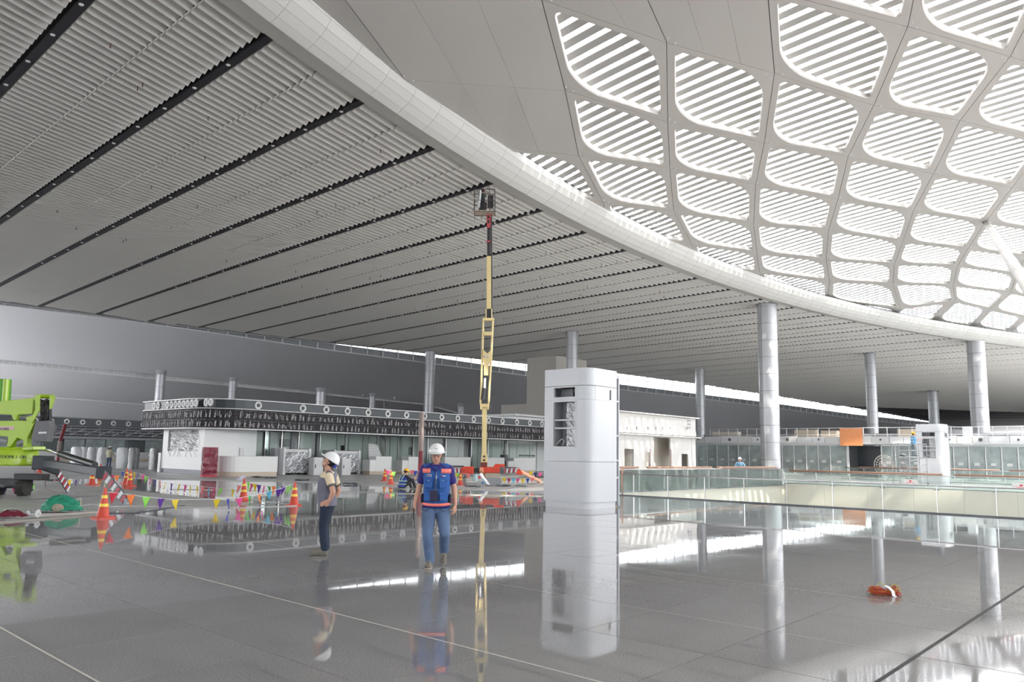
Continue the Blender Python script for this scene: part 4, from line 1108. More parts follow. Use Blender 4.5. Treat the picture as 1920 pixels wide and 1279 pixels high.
# ---- wrapped machines
def wrapped_machine(label, x0, x1, uf, h, depth=1.4, kind='scanner', ztop=None):
    va_, vb2 = on_u(x0, 880, uf).dot(V), on_u(x1, 880, uf).dot(V)
    t = thing('wrapped_scanner', label, 'wrapped machine', tuple(G(uf + depth / 2, (va_ + vb2) / 2))); o_ = Vector(t.location)
    vbox(MB(), uf + .08, uf + depth, va_ + .1, vb2 - .1, .12, h - .05, o_).build('cabinet', m_wht, t, bevel=.04)
    for a in (va_ + .06, vb2 - .24): vbox(MB(), uf, uf + depth + .05, a, a + .2, 0, h, o_).build('side_frame', m_frame, t, bevel=.03)
    n = 16; rws = []
    for j in range(n + 1):
        rws.append([G(uf - .02 + random.uniform(-.05, .03), lerp(va_ + .22, vb2 - .2, i / 18), lerp(.15, h - .25, j / n)) - o_ for i in range(19)])
    MB().sheet(rws).build('foil_wrap', m_foil, t)
    for q in range(4): vbox(MB(), uf + .2 + (q // 2) * .8, uf + .3 + (q // 2) * .8, (va_ + .2, vb2 - .3)[q % 2], (va_ + .3, vb2 - .2)[q % 2], 0, .12, o_).build('foot', m_rubber, t)
    return t
wrapped_machine('foil wrapped machine in white frame right of the curved counter', 529, 583, 46.0, 1.78)
wrapped_machine('plastic wrapped machine right behind the man looking up', 624, 676, 46.2, 1.72)
def cabinet(label, x0, x1, uf, z1, m_, name='cabinet'):
    va_, vb2 = on_u(x0, 880, uf).dot(V), on_u(x1, 880, uf).dot(V); t = thing(name, label, 'cabinet', tuple(G(uf + .3, (va_ + vb2) / 2))); o_ = Vector(t.location)
    vbox(MB(), uf, uf + .6, va_, vb2, .0, z1, o_).build('body', m_, t, bevel=.02); vbox(MB(), uf - .02, uf, va_ + .06, vb2 - .06, .12, z1 - .08, o_).build('door', m_, t)
    vbox(MB(), uf - .05, uf - .02, va_ + .1, va_ + .15, z1 * .4, z1 * .6, o_).build('handle', m_dkgrey, t); return t
cabinet('tall grey cabinet between the curved counter and the foil wrapped machine', 514, 526.5, 46.6, 1.78, m_grey)
cabinet('small white cabinet in front of the wrapped machine behind the man looking up', 641, 658, 44.6, 1.15, m_wht)
cabinet('white cabinet seen left of the face of the man looking up', 588, 606, 44.9, 1.2, m_wht)
cabinet('dark grey desk pedestal right of the yellow mast', 946.5, 952, 45.3, 1.6, m_dkgrey)
# striped boards leaning behind the glass
t = thing('wrapped_board', 'pale striped wrapped board leaning between the two stepped counters', 'board', tuple(on_u(705, 846, 47).xy.to_3d())); o_ = Vector(t.location)
a, b, c, d = on_u(691, 856, 47) - o_, on_u(717, 858, 47) - o_, on_u(707, 834, 47) - o_, on_u(691, 831, 47) - o_
for z in (a, b, c, d): pass
n = 9
for q in range(n):
    q0, q1 = lerp(a, d, q / n), lerp(b, c, q / n); r0, r1 = lerp(a, d, (q + .8) / n), lerp(b, c, (q + .8) / n)
    MB().prism([q0, q1, r1, r0], (0, 0, 0), U * .05).build('board_strip', m_wht if q % 2 else m_film, t)
MB().tube([a * 1.0, Vector((a.x, a.y, 0))], .03, 6).build('support_leg', m_grey, t); MB().tube([b * 1.0, Vector((b.x, b.y, 0))], .03, 6).build('support_leg', m_grey, t)
# red wrapped box
P_ = floor_pt(391, 893.5); t = thing('red_wrapped_cabinet', 'tall box wrapped in dark red film left of the curved counter', 'cabinet', (P_.x, P_.y, 0), RZU - .35)
def crumple(mb, x0, x1, y0, y1, z0, z1, amp, nx=5, nz=9):
    P = [(x0, y0), (x1, y0), (x1, y1), (x0, y1), (x0, y0)]; rows = []
    ring0 = []
    for (a, b) in zip(P, P[1:]):
        for i in range(nx): ring0.append((lerp(a[0], b[0], i / nx), lerp(a[1], b[1], i / nx)))
    for j in range(nz + 1):
        row = [(x + random.uniform(-amp, amp), y + random.uniform(-amp, amp), lerp(z0, z1, j / nz)) for x, y in ring0]; row.append(row[0]); rows.append(row)
    mb.sheet(rows); mb.add([(x0, y0, z1 - .01), (x1, y0, z1 - .01), (x1, y1, z1 - .01), (x0, y1, z1 - .01)], [(0, 1, 2, 3)])
mb = MB(); crumple(mb, -.48, .48, -.40, .40, 0, 1.74, .02); mb.build('film_wrap', m_redwrap, t)
mb = MB(); mb.box((0, 0, .05), (.98, .82, .08)); mb.build('base', m_red, t)
for q in range(3):
    mb = MB(); mb.bar((-.48 + q * .2, .415, .5 + q * .3), (.3, .415, 1.3 + q * .1), .05, .01); mb.bar((-.3, -.415, 1.5 - .4 * q), (.4, -.415, 1.2 - .3 * q), .06, .01); mb.build('tape_band', m_film, t)

# ---- far-left third island
TU = 94.0; t = thing('check_in_canopy', 'distant black canopy fascia with white rings at the far left behind the lime lift', 'canopy', tuple(G(TU, 30))); o_ = Vector(t.location)
vbox(MB(), TU, TU + .3, 8, 46, 3.98, 4.80, o_).build('dark_band', m_bandd, t); vbox(MB(), TU - .1, TU + 5, 8, 46, 4.80, 4.9, o_).build('top_trim', m_grey, t)
for x in (125, 155, 185, 213, 241, 269, 96, 66, 36): 
    p_ = on_u(x, 790, TU); q_ = inst('ring_lamp', dme1, t, G(TU - .02, p_.dot(V), 4.38) - o_, (U * -1).to_track_quat('Z', 'Y').to_euler(), (1.1,) * 3); inst('ring_centre', dme2, q_)
mb = MB(); m2 = MB(); v = 8
while v < 46:
    mb.bar(G(TU + .1, v, 2.6) - o_, G(TU + .1, v, 3.98) - o_, .07, .07); m2.bar(G(TU + .1, v, 3.0) - o_, G(TU + .1, v + 1.5, 3.6) - o_, .05, .05); v += 1.5
for z in (3.9, 3.6, 3.3, 2.95): mb.tube([G(TU, 8, z) - o_, G(TU, 46, z) - o_], .05, 5)
mb.build('truss_frame', m_grey, t); m2.build('truss_brace', m_frame, t)
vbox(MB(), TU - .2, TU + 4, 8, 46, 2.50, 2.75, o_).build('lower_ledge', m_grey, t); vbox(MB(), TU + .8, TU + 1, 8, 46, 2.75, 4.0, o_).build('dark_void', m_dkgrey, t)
v = 8; 
while v < 45:
    vbox(MB(), TU + .3, TU + .34, v + .1, v + 2.1, .1, 2.5, o_).build('glass_pane', m_part if int(v) % 3 else m_green, t); vbox(MB(), TU + .25, TU + .4, v, v + .1, 0, 2.5, o_).build('post', m_grey, t); v += 2.2
vbox(MB(), TU + 3.5, TU + 3.6, 8, 46, 0, 2.5, o_).build('back_wall', m_band, t)
for a, b in ((8, 20), (22, 33), (34, 45)): vbox(MB(), TU - 1.0, TU - .3, a, b, .3, 1.1, o_).build('counter_body', m_wht, t); vbox(MB(), TU - .98, TU - .32, a, b, 0, .3, o_).build('counter_plinth', m_beige, t)
# ================================================================== LIFTS, CONES, BUNTING, LOOSE THINGS
class Frame:      # local frame standing at a ground point; P() places a photo column/row at a chosen distance offset
    def __init__(s, x, Y): p = at_dist(x, 860, Y); s.o = Vector((p.x, p.y, 0)); s.Y = Y
    def P(s, x, y, dy=0.0): return at_dist(x, y, s.Y + dy) - s.o
    def poly(s, pts, d0, d1, mb=None):
        mb = mb or MB(); A = [s.P(x, y, d0) for x, y in pts]; mb.prism(A, (0, 0, 0), (0, d1 - d0, 0)); return mb
stripe_m = [mat('stripe red', (.45, .02, .05), .5), mat('stripe white', (.75, .75, .75), .5)]
def striped(a, b, w, n, parent, up=(0, 0, 1), th=.03):
    mb = MB(); mb.bar(a, b, th * .8, w * 1.15, up); base = mb.build('striped_plate', m_dkgrey, parent)
    d = (b - a) / n; dn_ = d.normalized(); x = dn_.cross(Vector(up)).normalized(); s_ = x.cross(dn_).normalized() * (w / 2)
    for i in range(n):
        p = a + d * i; q = a + d * (i + .62); sh = d * .45
        MB().prism([p - s_, q - s_, q + s_ + sh, p + s_ + sh], x * -th * .7, x * th * .7).build('warning_stripe', stripe_m[i % 2], base)
    return base

# ---- lime spider lift at the left edge
F = Frame(24, 25.0)
lift = thing('spider_boom_lift', 'lime green crawler boom lift with lettering standing on outriggers at the left edge', 'boom lift', tuple(F.o))
mb = MB(); c = F.P(24, 856, .72); R_ = .74; z0, z1 = F.P(24, 874).z, F.P(24, 843).z
mb.lathe([(.3, z0), (R_ - .03, z0), (R_, z0 + .04), (R_, z1 - .06), (R_ - .04, z1), (.3, z1)], 28, (c.x, c.y, 0)); mb.build('turret', m_lime, lift, True, auto=True)
mb = MB(); mb.lathe([(.2, z1), (R_ - .06, z1), (R_ - .1, z1 + .07), (.2, z1 + .1)], 28, (c.x, c.y, 0)); mb.build('turret_cover', m_lime, lift, True, auto=True)
mb = MB(); mb.bar((c.x + .3, c.y - .1, z1), (c.x + 1.05, c.y - .3, z1 + .06), .5, .12); mb.build('turret_bracket', m_lime, lift, bevel=.02)
m_ink = mat('lettering navy', (.01, .02, .06), .5)
# lettering wraps the drum: letters placed round the curve
word = 'ZOOMLION'
for i, ch in enumerate(word):
    a = math.radians(-88 + i * 7.6); rr = R_ + .006
    text(ch, .135, m_ink, lift, (c.x + rr * math.cos(a), c.y + rr * math.sin(a), lerp(z0, z1, .47)), (PI / 2, 0, a + PI / 2), name='lettering')
F2 = Frame(24, 25.5)
def pl_(pts, d0, d1, name, m_, bev=.012):
    d0, d1 = d0 * .5, d1 * .5
    return F.poly(pts, d0, d1).build(name, m_, lift, bevel=bev)
lowb = pl_([(-30, 789), (63, 789), (65, 793), (51, 821), (50, 838), (43, 838), (43, 825), (32, 821), (19, 838), (13, 838), (15, 819), (-30, 815)], .45, .95, 'lower_boom', m_lime)
upb = pl_([(-30, 756), (63, 746), (60, 776), (33, 778), (30, 788), (25, 788), (21, 778), (-30, 775)], .42, .98, 'upper_boom', m_lime)
pl_([(62, 748), (67, 740), (75, 740), (75, 768), (60, 794), (56, 789), (66, 768), (66, 752)], .38, .46, 'link_plate', m_lime, .008)
pl_([(62, 748), (67, 740), (75, 740), (75, 768), (60, 794), (56, 789), (66, 768), (66, 752)], .94, 1.02, 'link_plate', m_lime, .008)
pl_([(93, 741), (97, 741), (98, 744), (104, 744), (101, 750), (96, 766), (92, 768)], .40, .50, 'link_plate', m_lime, .008)
pl_([(93, 741), (97, 741), (98, 744), (104, 744), (101, 750), (96, 766), (92, 768)], .90, 1.0, 'link_plate', m_lime, .008)
pl_([(48, 782), (62, 779), (65, 785), (62, 791), (50, 790)], .36, .44, 'pivot_lug', m_lime, .006)
def lt(pts, r, name, m_, dy=.7, n=10): mb = MB(); mb.tube([F.P(x, y, dy * .6) for x, y in pts], r, n); return mb.build(name, m_, lift, True, auto=True)
lt([(75, 743), (100, 744)], .07, 'top_pin', m_lime); lt([(33, 783), (58, 784)], .085, 'hydraulic_ram', m_grey); lt([(20, 785), (33, 783)], .05, 'ram_rod', m_steel)
lt([(-20, 824), (16, 828)], .10, 'hydraulic_ram', m_grey, .6); lt([(34, 832), (48, 826)], .09, 'hydraulic_ram', m_grey, .6)
pl_([(76, 750), (92, 750), (93, 790), (76, 790)], .55, .85, 'hose_carrier', m_blackp)
for q in range(9):
    mb = MB(); pts = [F.P(78 + random.uniform(-2, 12), 750 + i * 9 + random.uniform(-3, 3), .22 + random.uniform(-.06, .04)) for i in range(5)]
    mb.tube(smooth_poly(pts, 5), .022, 6); mb.build('hydraulic_hose', m_rubber, lift, True)
lt([(78, 770), (92, 772)], .09, 'hose_roller', m_grey, .55); lt([(77, 789), (92, 789)], .09, 'hose_roller', m_blackp, .55)
cv = pl_([(66, 790), (92, 788), (94, 800), (88, 829), (64, 829), (58, 822)], .35, 1.0, 'engine_cover', mat('cover grey', (.14, .14, .15), .45), .03)
pl_([(72, 810), (87, 809.5), (87, 813), (72, 813.5)], .33, .35, 'cover_plate', m_frame, 0)
lt([(5, 712), (3, 760)], .26, 'green_tank', m_limed, .9, 16); lt([(12, 712), (9, 754)], .10, 'tank_strap', m_lime, .62)
pl_([(-4, 799.5), (26, 800), (26, 806), (-4, 806)], .435, .45, 'sticker', mat('sticker', (.75, .5, .55), .5), 0)
text('||| |||||||', .10, m_ink, lift, F.P(0, 805.5, .21), (PI / 2, 0, 0), .002)
text('OPEC', .16, mat('print blue', (.05, .12, .25), .5), lift, F.P(-4, 767) + Vector((0, .415, 0)), (PI / 2, 0, .02), .002) if False else None
# chassis, wheel, crawler
mb = MB(); cw = F.P(50, 889, .45); cw.y -= .45; 
mb.lathe([(.02, -.16), (.20, -.17), (.27, -.13), (.29, 0), (.27, .13), (.20, .17), (.02, .16)], 24, (cw.x - .05, cw.y + .45, .27), axis='X'); wh = mb.build('wheel', m_rubber, lift, True, auto=True)
tr_ = MB()
for k in range(20):
    a = 2 * PI * k / 20; tr_.box((cw.x - .05 + (.07 if k % 2 else -.07), cw.y + .45 + .285 * math.cos(a), .27 + .285 * math.sin(a)), (.14, .05, .03), Matrix.Rotation(a - PI / 2, 3, 'X'))
tr_.build('tyre_tread', m_rubber, wh)
mb = MB(); mb.lathe([(.02, -.16), (.20, -.17), (.27, -.13), (.29, 0), (.27, .13), (.20, .17), (.02, .16)], 24, (cw.x - 1.0, cw.y + .6, .27), axis='X'); mb.build('wheel', m_rubber, lift, True, auto=True)
mb = MB(); mb.box((cw.x - .5, cw.y + .6, .40), (1.0, .5, .30)); mb.box((cw.x + .15, cw.y + .5, .62), (.9, .5, .20)); mb.build('chassis', m_blackp, lift, bevel=.02)
# outriggers
foot = floor_pt(236, 948) - F.o; foot2 = floor_pt(128, 925) - F.o
root = Vector((cw.x + .6, cw.y + .3, F.P(80, 868).z)); knee = Vector((lerp(root.x, foot.x, .74), lerp(root.y, foot.y, .74), 0)); knee.z = z_at(886, knee + F.o)
m_arm = mat('outrigger grey', (.035, .042, .05), .45, .2)
orr = MB(); orr.bar(root, knee, .20, .24); orr.box(root, (.5, .4, .45)); orr.box(knee, (.36, .25, .36)); og = orr.build('outrigger_arm', m_arm, lift, bevel=.02)
top = root + Vector((.1, 0, .42)); ke = lerp(root, knee, .86) + Vector((0, 0, .18))
mb = MB(); mb.tube([top, lerp(top, ke, .30)], .055, 10); mb.build('ram_rod', m_steel, lift, True); mb = MB(); mb.tube([lerp(top, ke, .28), lerp(top, ke, .33), ke], [.10, .10, .10], 12); mb.build('hydraulic_ram', m_blackp, lift, True, auto=True)
striped(knee + Vector((.06, -.1, -.05)), foot + Vector((-.03, 0, .14)), .26, 7, lift)
mb = MB(); mb.lathe([(.02, .10), (.06, .10), (.07, .03), (.17, .02), (.18, 0), (.02, 0)], 16, tuple(foot)); mb.tube([foot + Vector((0, 0, .05)), foot + Vector((-.05, 0, .2))], .04, 8); mb.build('foot_pad', m_grey, lift, True, auto=True)
knee2 = Vector((lerp(root.x, foot2.x, .5), lerp(root.y, foot2.y, .5), 0)); knee2.z = z_at(884, knee2 + F.o)
mb = MB(); mb.bar(root + Vector((-.1, .1, -.1)), knee2, .2, .22); mb.build('outrigger_arm', m_arm, lift, bevel=.02)
striped(knee2, foot2 + Vector((0, 0, .12)), .24, 8, lift)
mb = MB(); mb.lathe([(.02, .10), (.06, .10), (.07, .03), (.17, .02), (.18, 0), (.02, 0)], 16, tuple(foot2)); mb.build('foot_pad', m_grey, lift, True, auto=True)
mb = MB(); mb.tube(smooth_poly([F.P(62, 880, .5), F.P(82, 895, .5), F.P(88, 915, 1.5), Vector((F.P(103, 925, 2).x, F.P(103, 925, 2).y, .03))], 6), .018, 5); mb.build('trailing_cable', m_dirtyred, lift, True)

# ---- yellow mast lift in the middle distance
F = Frame(908, 40.5)
ml = thing('mast_boom_lift', 'red spider lift with tall cream yellow mast raising a basket to the slatted ceiling', 'boom lift', tuple(F.o))
def mp(pts, d0, d1, name, m_, bev=.0, par=ml): return F.poly(pts, d0, d1).build(name, m_, par, bevel=bev)
def mt(pts, r, name, m_, dy=0.0, n=8, par=ml): mb = MB(); mb.tube([F.P(x, y) + Vector((0, dy, 0)) for x, y in pts], r, n); return mb.build(name, m_, par, True, auto=True)
mp([(899, 876), (937, 876), (937, 887), (899, 887)], -.4, .4, 'red_body', m_redp, .03); mp([(864, 877), (872, 875), (888, 875), (888, 889), (866, 890)], -.35, .35, 'red_counter_box', m_redp, .03)
mp([(925, 875), (929, 870), (946, 871), (947, 876), (926, 878)], -.3, .3, 'red_hood', m_redp, .02); mp([(888, 878), (899, 878), (899, 886), (888, 886)], -.2, .2, 'centre_link', m_blackp)
mp([(937, 876), (943, 875), (946, 882), (945, 888), (938, 889)], -.35, .35, 'end_cover', m_dkgrey, .02)
mp([(909, 887), (939, 887), (938, 897), (911, 897)], -.3, .3, 'chassis', m_beige, .01)
for dy in (-.45, .45):
    mb = MB(); a_, b_ = F.P(914, 899), F.P(934, 899); a_.z = b_.z = .22
    prof = [Vector((lerp(a_.x, b_.x, .5) + sx * (b_.x - a_.x) / 2 + .2 * sx * (math.cos(q)), dy, .22 + .2 * math.sin(q))) for sx, qs in ((1, [-PI / 2, -PI / 4, 0, PI / 4, PI / 2]), ) for q in qs]
    prof += [Vector((lerp(a_.x, b_.x, .5) - (b_.x - a_.x) / 2 - .2 * math.cos(q), dy, .22 + .2 * math.sin(q))) for q in (PI / 2, PI / 4, 0, -PI / 4, -PI / 2)]
    mb.prism(prof, (0, -.12, 0), (0, .12, 0)); mb.build('crawler_track', m_grey, ml)
mp([(901, 867), (913.5, 867), (913, 876), (902, 876)], -.25, .25, 'slewing_head', mat('maroon', (.16, .03, .02), .5), .02)
mp([(903, 851), (913, 851), (914, 868), (901.5, 868)], -.18, .18, 'mast_foot', m_cream_p, .01)
for y in (856, 863): mb = MB(); mb.box(F.P(908, y) + Vector((0, -.19, 0)), (.11, .03, .09)); mb.build('foot_hole', m_blackp, ml)
mp([(904, 765), (912.6, 765), (912, 852), (903.6, 852)], -.14, .14, 'lower_mast', m_cream_p, .012)
mp([(899, 752), (902, 749), (902, 757), (915, 757), (915, 749), (917.5, 752), (916, 768), (913.5, 768), (913, 764), (904, 764), (903, 768), (901, 768)], -.2, .2, 'mast_yoke', m_cream_p)
for (xa, xb) in ((901, 906.2), (916, 924.2)): mt([(xa, 755), (lerp(xa, xb, .55), 680), (xb, 598)], .06, 'side_rail', m_cream_p)
mp([(906, 656), (914, 663), (921, 656), (922, 676), (916, 684), (915.4, 704), (907.5, 704), (907.4, 684), (904.5, 676)], -.12, .12, 'forked_block', m_cream_p)
for x in (909, 915.3): mb = MB(); mb.lathe([(.02, -.14), (.06, -.14), (.09, -.12), (.09, .12)], 12, tuple(F.P(x, 669)), axis='Y'); mb.build('pivot_pin', m_beige, ml)
mp([(906.5, 622), (923, 622), (922.5, 629), (907, 629)], -.08, .08, 'cross_brace', m_cream_p)
mp([(905, 596), (927, 596), (927, 601), (905, 601)], -.15, .15, 'top_crosshead', m_cream_p, .01)
mt([(905.5, 750), (908.5, 728)], .13, 'dark_ram', m_blackp); mt([(908.5, 728), (909.5, 708)], .07, 'ram_rod', m_steel); mp([(906, 703), (914, 703), (913, 709), (907, 709)], -.09, .09, 'ram_clevis', m_blackp)
mp([(911, 578), (922, 578), (923, 597), (911.5, 597)], -.12, .12, 'boom_socket', m_blackp); mt([(911.5, 597), (911.5, 580)], .03, 'socket_edge', m_cream_p, -.14); mt([(922, 597), (922, 580)], .03, 'socket_edge', m_cream_p, -.14)
mp([(912.6, 480), (920.6, 480), (921, 579), (912.4, 579)], -.13, .13, 'telescopic_boom', m_cream_p, .01)
mp([(913.6, 428), (918.8, 428), (919, 481), (913.4, 481)], -.09, .09, 'inner_boom', m_blackp); mp([(912.6, 451), (919.8, 451), (919.8, 454), (912.6, 454)], -.12, .12, 'red_collar', mat('pinkred', (.45, .07, .08), .5))
mt([(922.5, 600), (921.5, 480), (921, 402)], .05, 'parallel_rod', m_blackp); 
mp([(912, 402), (920.5, 402), (919.4, 427), (913, 427)], -.12, .12, 'boom_head', mat('pinkred', (.45, .07, .08), .5), .01)
for y in (408, 417): mb = MB(); mb.box(F.P(916, y) + Vector((0, -.13, 0)), (.10, .04, .16)); mb.build('head_slot', m_blackp, ml)
# basket
bk = MB(); x0, x1, yt, yb = 889.5, 928, 359, 400
a, b, c_, d_ = F.P(x0, yb), F.P(x1, yb), F.P(x1, yt), F.P(x0, yt)
for dy in (-.35, .45):
    D_ = Vector((0, dy, 0))
    for t in (0, .5, 1): bk.bar(lerp(a, d_, t) + D_, lerp(b, c_, t) + D_, .035, .035)
    for t in (0, .25, .5, .75, 1): bk.bar(lerp(a, b, t) + D_, lerp(d_, c_, t) + D_, .03, .03)
for P_ in (a, b, c_, d_, lerp(a, d_, .5), lerp(b, c_, .5)): bk.bar(P_ + Vector((0, -.35, 0)), P_ + Vector((0, .45, 0)), .035, .035)
bsk = bk.build('basket_frame', mat('basket dark', (.09, .07, .07), .5), ml)
bk = MB(); bk.box(lerp(a, b, .5) + Vector((0, .05, .03)), ((b - a).length, .8, .05)); bk.build('basket_floor', m_beige, bsk)
bk = MB(); bk.box(lerp(a, b, .78) + Vector((0, -.3, .55)), (.3, .12, .7)); bk.box(lerp(a, b, .45) + Vector((0, -.32, .3)), (.35, .06, .4)); bk.build('control_box', m_blackp, bsk)
bk = MB(); bk.tube([lerp(a, b, .22) + Vector((0, -.3, .2)), lerp(d_, c_, .30) + Vector((0, -.3, -.05))], .07, 8); bk.build('white_pipe', m_frame, bsk)
for x in (904, 930): mt([(x - 4, 356 + 14), (x - 4, 404)], .012, 'basket_cable', m_dkgrey, -.4) if x > 910 else mt([(890, 402), (890, 418)], .01, 'basket_cable', m_dkgrey, -.3)
# outriggers
A_1, B_1 = F.P(945, 883, -.8), F.P(970, 882, -1.6); G_1 = floor_pt(1012, 905) - F.o
striped(A_1, B_1, .22, 6, ml); MB().prism([F.P(966, 888), F.P(972, 876), F.P(980, 887), F.P(976, 889)], (0, -1.7, 0), (0, -1.5, 0)).build('outrigger_knee', m_redp, ml)
mb = MB(); mb.bar(F.P(975, 884, -1.6), G_1 + Vector((0, 0, .1)), .12, .16); mb.lathe([(.02, .06), (.15, .03), (.16, 0)], 12, tuple(G_1)); mb.build('outrigger_leg', mat('faded orange', (.72, .35, .22), .5), ml)
A_1, B_1 = F.P(866, 883, -.5), F.P(845, 881, -.5); G_1 = floor_pt(838, 900) - F.o
striped(A_1, B_1, .2, 6, ml); mb = MB(); mb.bar(B_1, G_1 + Vector((0, 0, .08)), .12, .16); mb.lathe([(.02, .06), (.15, .03), (.16, 0)], 12, tuple(G_1)); mb.build('outrigger_leg', m_redp, ml)
A_1 = F.P(902, 880, -.5); G_1 = floor_pt(918, 909.5) - F.o
mb = MB(); mb.bar(A_1, G_1 + Vector((0, 0, .1)), .16, .2); mb.lathe([(.02, .08), (.15, .03), (.16, 0)], 12, tuple(G_1)); mb.build('outrigger_leg', mat('faded orange', (.72, .35, .22), .5), ml)
G_2 = floor_pt(872, 896) - F.o; mb = MB(); mb.bar(F.P(880, 886, -.2), G_2 + Vector((0, 0, .1)), .14, .18); mb.lathe([(.02, .08), (.15, .03), (.16, 0)], 12, tuple(G_2)); mb.build('outrigger_leg', m_dkgrey, ml)
mb = MB(); mb.tube([F.P(848, 874.5), F.P(870, 875)], .05, 8); mb.tube([F.P(946, 877), F.P(970, 877.5)], .04, 8); mb.build('boom_tip', m_dkgrey, ml)
t = thing('wrapped_leg_cover', 'white plastic sheet with faint print wrapped round the front outrigger of the red lift', 'cover', tuple(F.o + F.P(908, 909, -2.2).xy.to_3d()))
o_ = Vector(t.location) - F.o; rows = []
for j in range(8):
    a, b = lerp(F.P(896, 891, -2.1), F.P(911, 909, -2.1), j / 7), lerp(F.P(902, 886, -2.1), F.P(919, 909.5, -2.1), j / 7)
    rows.append([lerp(a, b, i / 6) + Vector((random.uniform(-.03, .03), -.12 * math.sin(PI * i / 6) + random.uniform(-.04, .04), random.uniform(-.02, .02))) - o_ for i in range(7)])
m_ = MB().sheet(rows); q_ = m_.build('plastic_sheet', mat('print film', (.72, .73, .75), .4), t, True); mo = q_.modifiers.new('s', 'SOLIDIFY'); mo.thickness = .02
for x, z, cc in ((899.5, 895, m_red), (905.5, 905, mat('print cobalt', (.05, .2, .5), .5))): mb = MB(); mb.box(F.P(x, z, -2.1) + Vector((0, -.17, 0)) - o_, (.10, .02, .12), Matrix.Rotation(.5, 3, 'Y')); mb.build('print_mark', cc, t)
for x, y, cc, nm, lb in ((919.5, 905, mat('blue can', (.06, .08, .3), .4), 'plastic_drum', 'small dark blue drum under the red lift'), (927.5, 907.5, m_redp, 'plastic_drum', 'red orange drum beside the red lift tracks'), (932.6, 906.5, m_frame, 'plastic_drum', 'white drum right of the red drum under the lift'), (890.5, 902, mat('pale blue', (.45, .6, .65), .5), 'plastic_drum', 'pale blue bucket left of the leaning plastic sheet')):
    P_ = floor_pt(x, y); t = thing(nm, lb, 'drum', (P_.x, P_.y, 0)); hh = .42 if y < 907 else .6
    mb = MB(); mb.lathe([(.01, 0), (.13, 0), (.15, .03), (.15, hh - .03), (.12, hh), (.01, hh)], 14); mb.build('drum_body', cc, t, True, auto=True); mb = MB(); mb.lathe([(.01, hh), (.05, hh), (.05, hh + .04), (.01, hh + .04)], 10); mb.build('cap', m_blackp, t)

# ---- traffic cones
def cone0(label):
    t = thing('traffic_cone', label, 'traffic cone', (0, 0, 0), 0, 'red orange traffic cones with yellow bands')
    prof = lambda z: .145 - .115 * z / .68
    mb = MB(); mb.lathe([(.15, .035), (prof(.05), .05), (prof(.66), .66), (.03, .70), (.015, .70)], 18); mb.build('cone_body', m_cone, t, True, auto=True)
    mb = MB(); mb.prism([(.21, -.17, 0), (.21, .17, 0), (.17, .21, 0), (-.17, .21, 0), (-.21, .17, 0), (-.21, -.17, 0), (-.17, -.21, 0), (.17, -.21, 0)], (0, 0, 0), (0, 0, .035)); mb.build('cone_base', m_cone, t)
    for za, zb in ((.27, .34), (.46, .53)):
        mb = MB(); mb.lathe([(prof(za) + .004, za), (prof(zb) + .004, zb)], 18); mb.build('reflective_band', m_yel, t, True)
    return t
cone_spots = [(193, 972, 'nearest traffic cone, in front of the striped outrigger of the lime lift'), (236, 907, 'rear cone of the close pair beyond the lime lift outrigger'), (243, 912, 'front cone of the close pair beyond the lime lift outrigger'),
 (456, 938, 'traffic cone with a pale tag tied on top, in the middle of the bunting'), (551, 948, 'traffic cone just left of the man looking up'), (721, 902, 'left cone of the pair beside the seated worker'), (733, 908, 'right cone of the pair beside the seated worker'),
 (863, 910, 'traffic cone just right of the walking man'), (172, 909, 'small cone half hidden behind the lime lift outrigger arm'), (73, 889, 'small far cone behind the wheel of the lime lift'), (187, 893, 'small far cone near the knee of the lime lift outrigger')]
c0 = None; CONES = {}
for x, y, lb in cone_spots:
    P_ = floor_pt(x, y); rz = random.uniform(0, 1.5)
    if c0 is None: c0 = cone0(lb); c0.location = (P_.x, P_.y, 0); c0.rotation_euler = (0, 0, rz); c = c0
    else: c = dup(c0, (P_.x, P_.y, 0), rz, lb)
    CONES[x] = Vector((P_.x, P_.y, 0))
t = thing('paper_tag', 'crumpled pale striped tag tied over the top of the middle cone', 'tag', tuple(CONES[456] + Vector((-.02, 0, .70))))
mb = MB(); mb.sheet([[(-.05 - .20 * j / 3 + .16 * i / 3, -.05 + .03 * math.sin(i * 2 + j), .10 - .13 * j / 3 - .05 * i / 3) for i in range(4)] for j in range(4)]); mb.build('tag_sheet', mat('tag paper', (.68, .66, .76), .5), t)
mb = MB(); mb.tube(smooth_poly([(-.02, 0, -.05), (0, 0, .06), (-.08, -.04, .10)], 4), .008, 5); mb.build('tag_string', m_red, t)

# ---- bunting
FC = {'r': (.55, .02, .05), 'o': (.85, .22, .04), 'l': (.28, .72, .10), 'p': (.10, .02, .28), 'y': (.75, .55, .02), 'b': (.03, .04, .35), 'k': (.75, .08, .30), 'g': (.03, .35, .08), 'c': (.10, .42, .58), 's': (.82, .20, .20), 'n': (.02, .02, .10), 'm': (.55, .04, .15)}
FM = {k: mat('flag ' + k, v, .6) for k, v in FC.items()}
FN = {'r': 'red', 'o': 'orange', 'l': 'lime', 'p': 'purple', 'y': 'yellow', 'b': 'blue', 'k': 'pink', 'g': 'green', 'c': 'sky blue', 's': 'salmon', 'n': 'navy', 'm': 'crimson'}
def flag_mesh(col, w=.17, h=.27, curl=0.0):
    key = ('flag', col, w)
    if key in KIDS: return KIDS[key]
    mb = MB(); rows = []
    n = 5
    for j in range(n + 1):
        f = j / n; ww = w * (1 - f) * .5 + .002
        rows.append([(lerp(-ww, ww, i / 4), .018 * math.sin(i * 1.6 + j * .9), -h * f) for i in range(5)])
    mb.sheet(rows); KIDS[key] = mb.mesh('flag', FM[col], True); return KIDS[key]
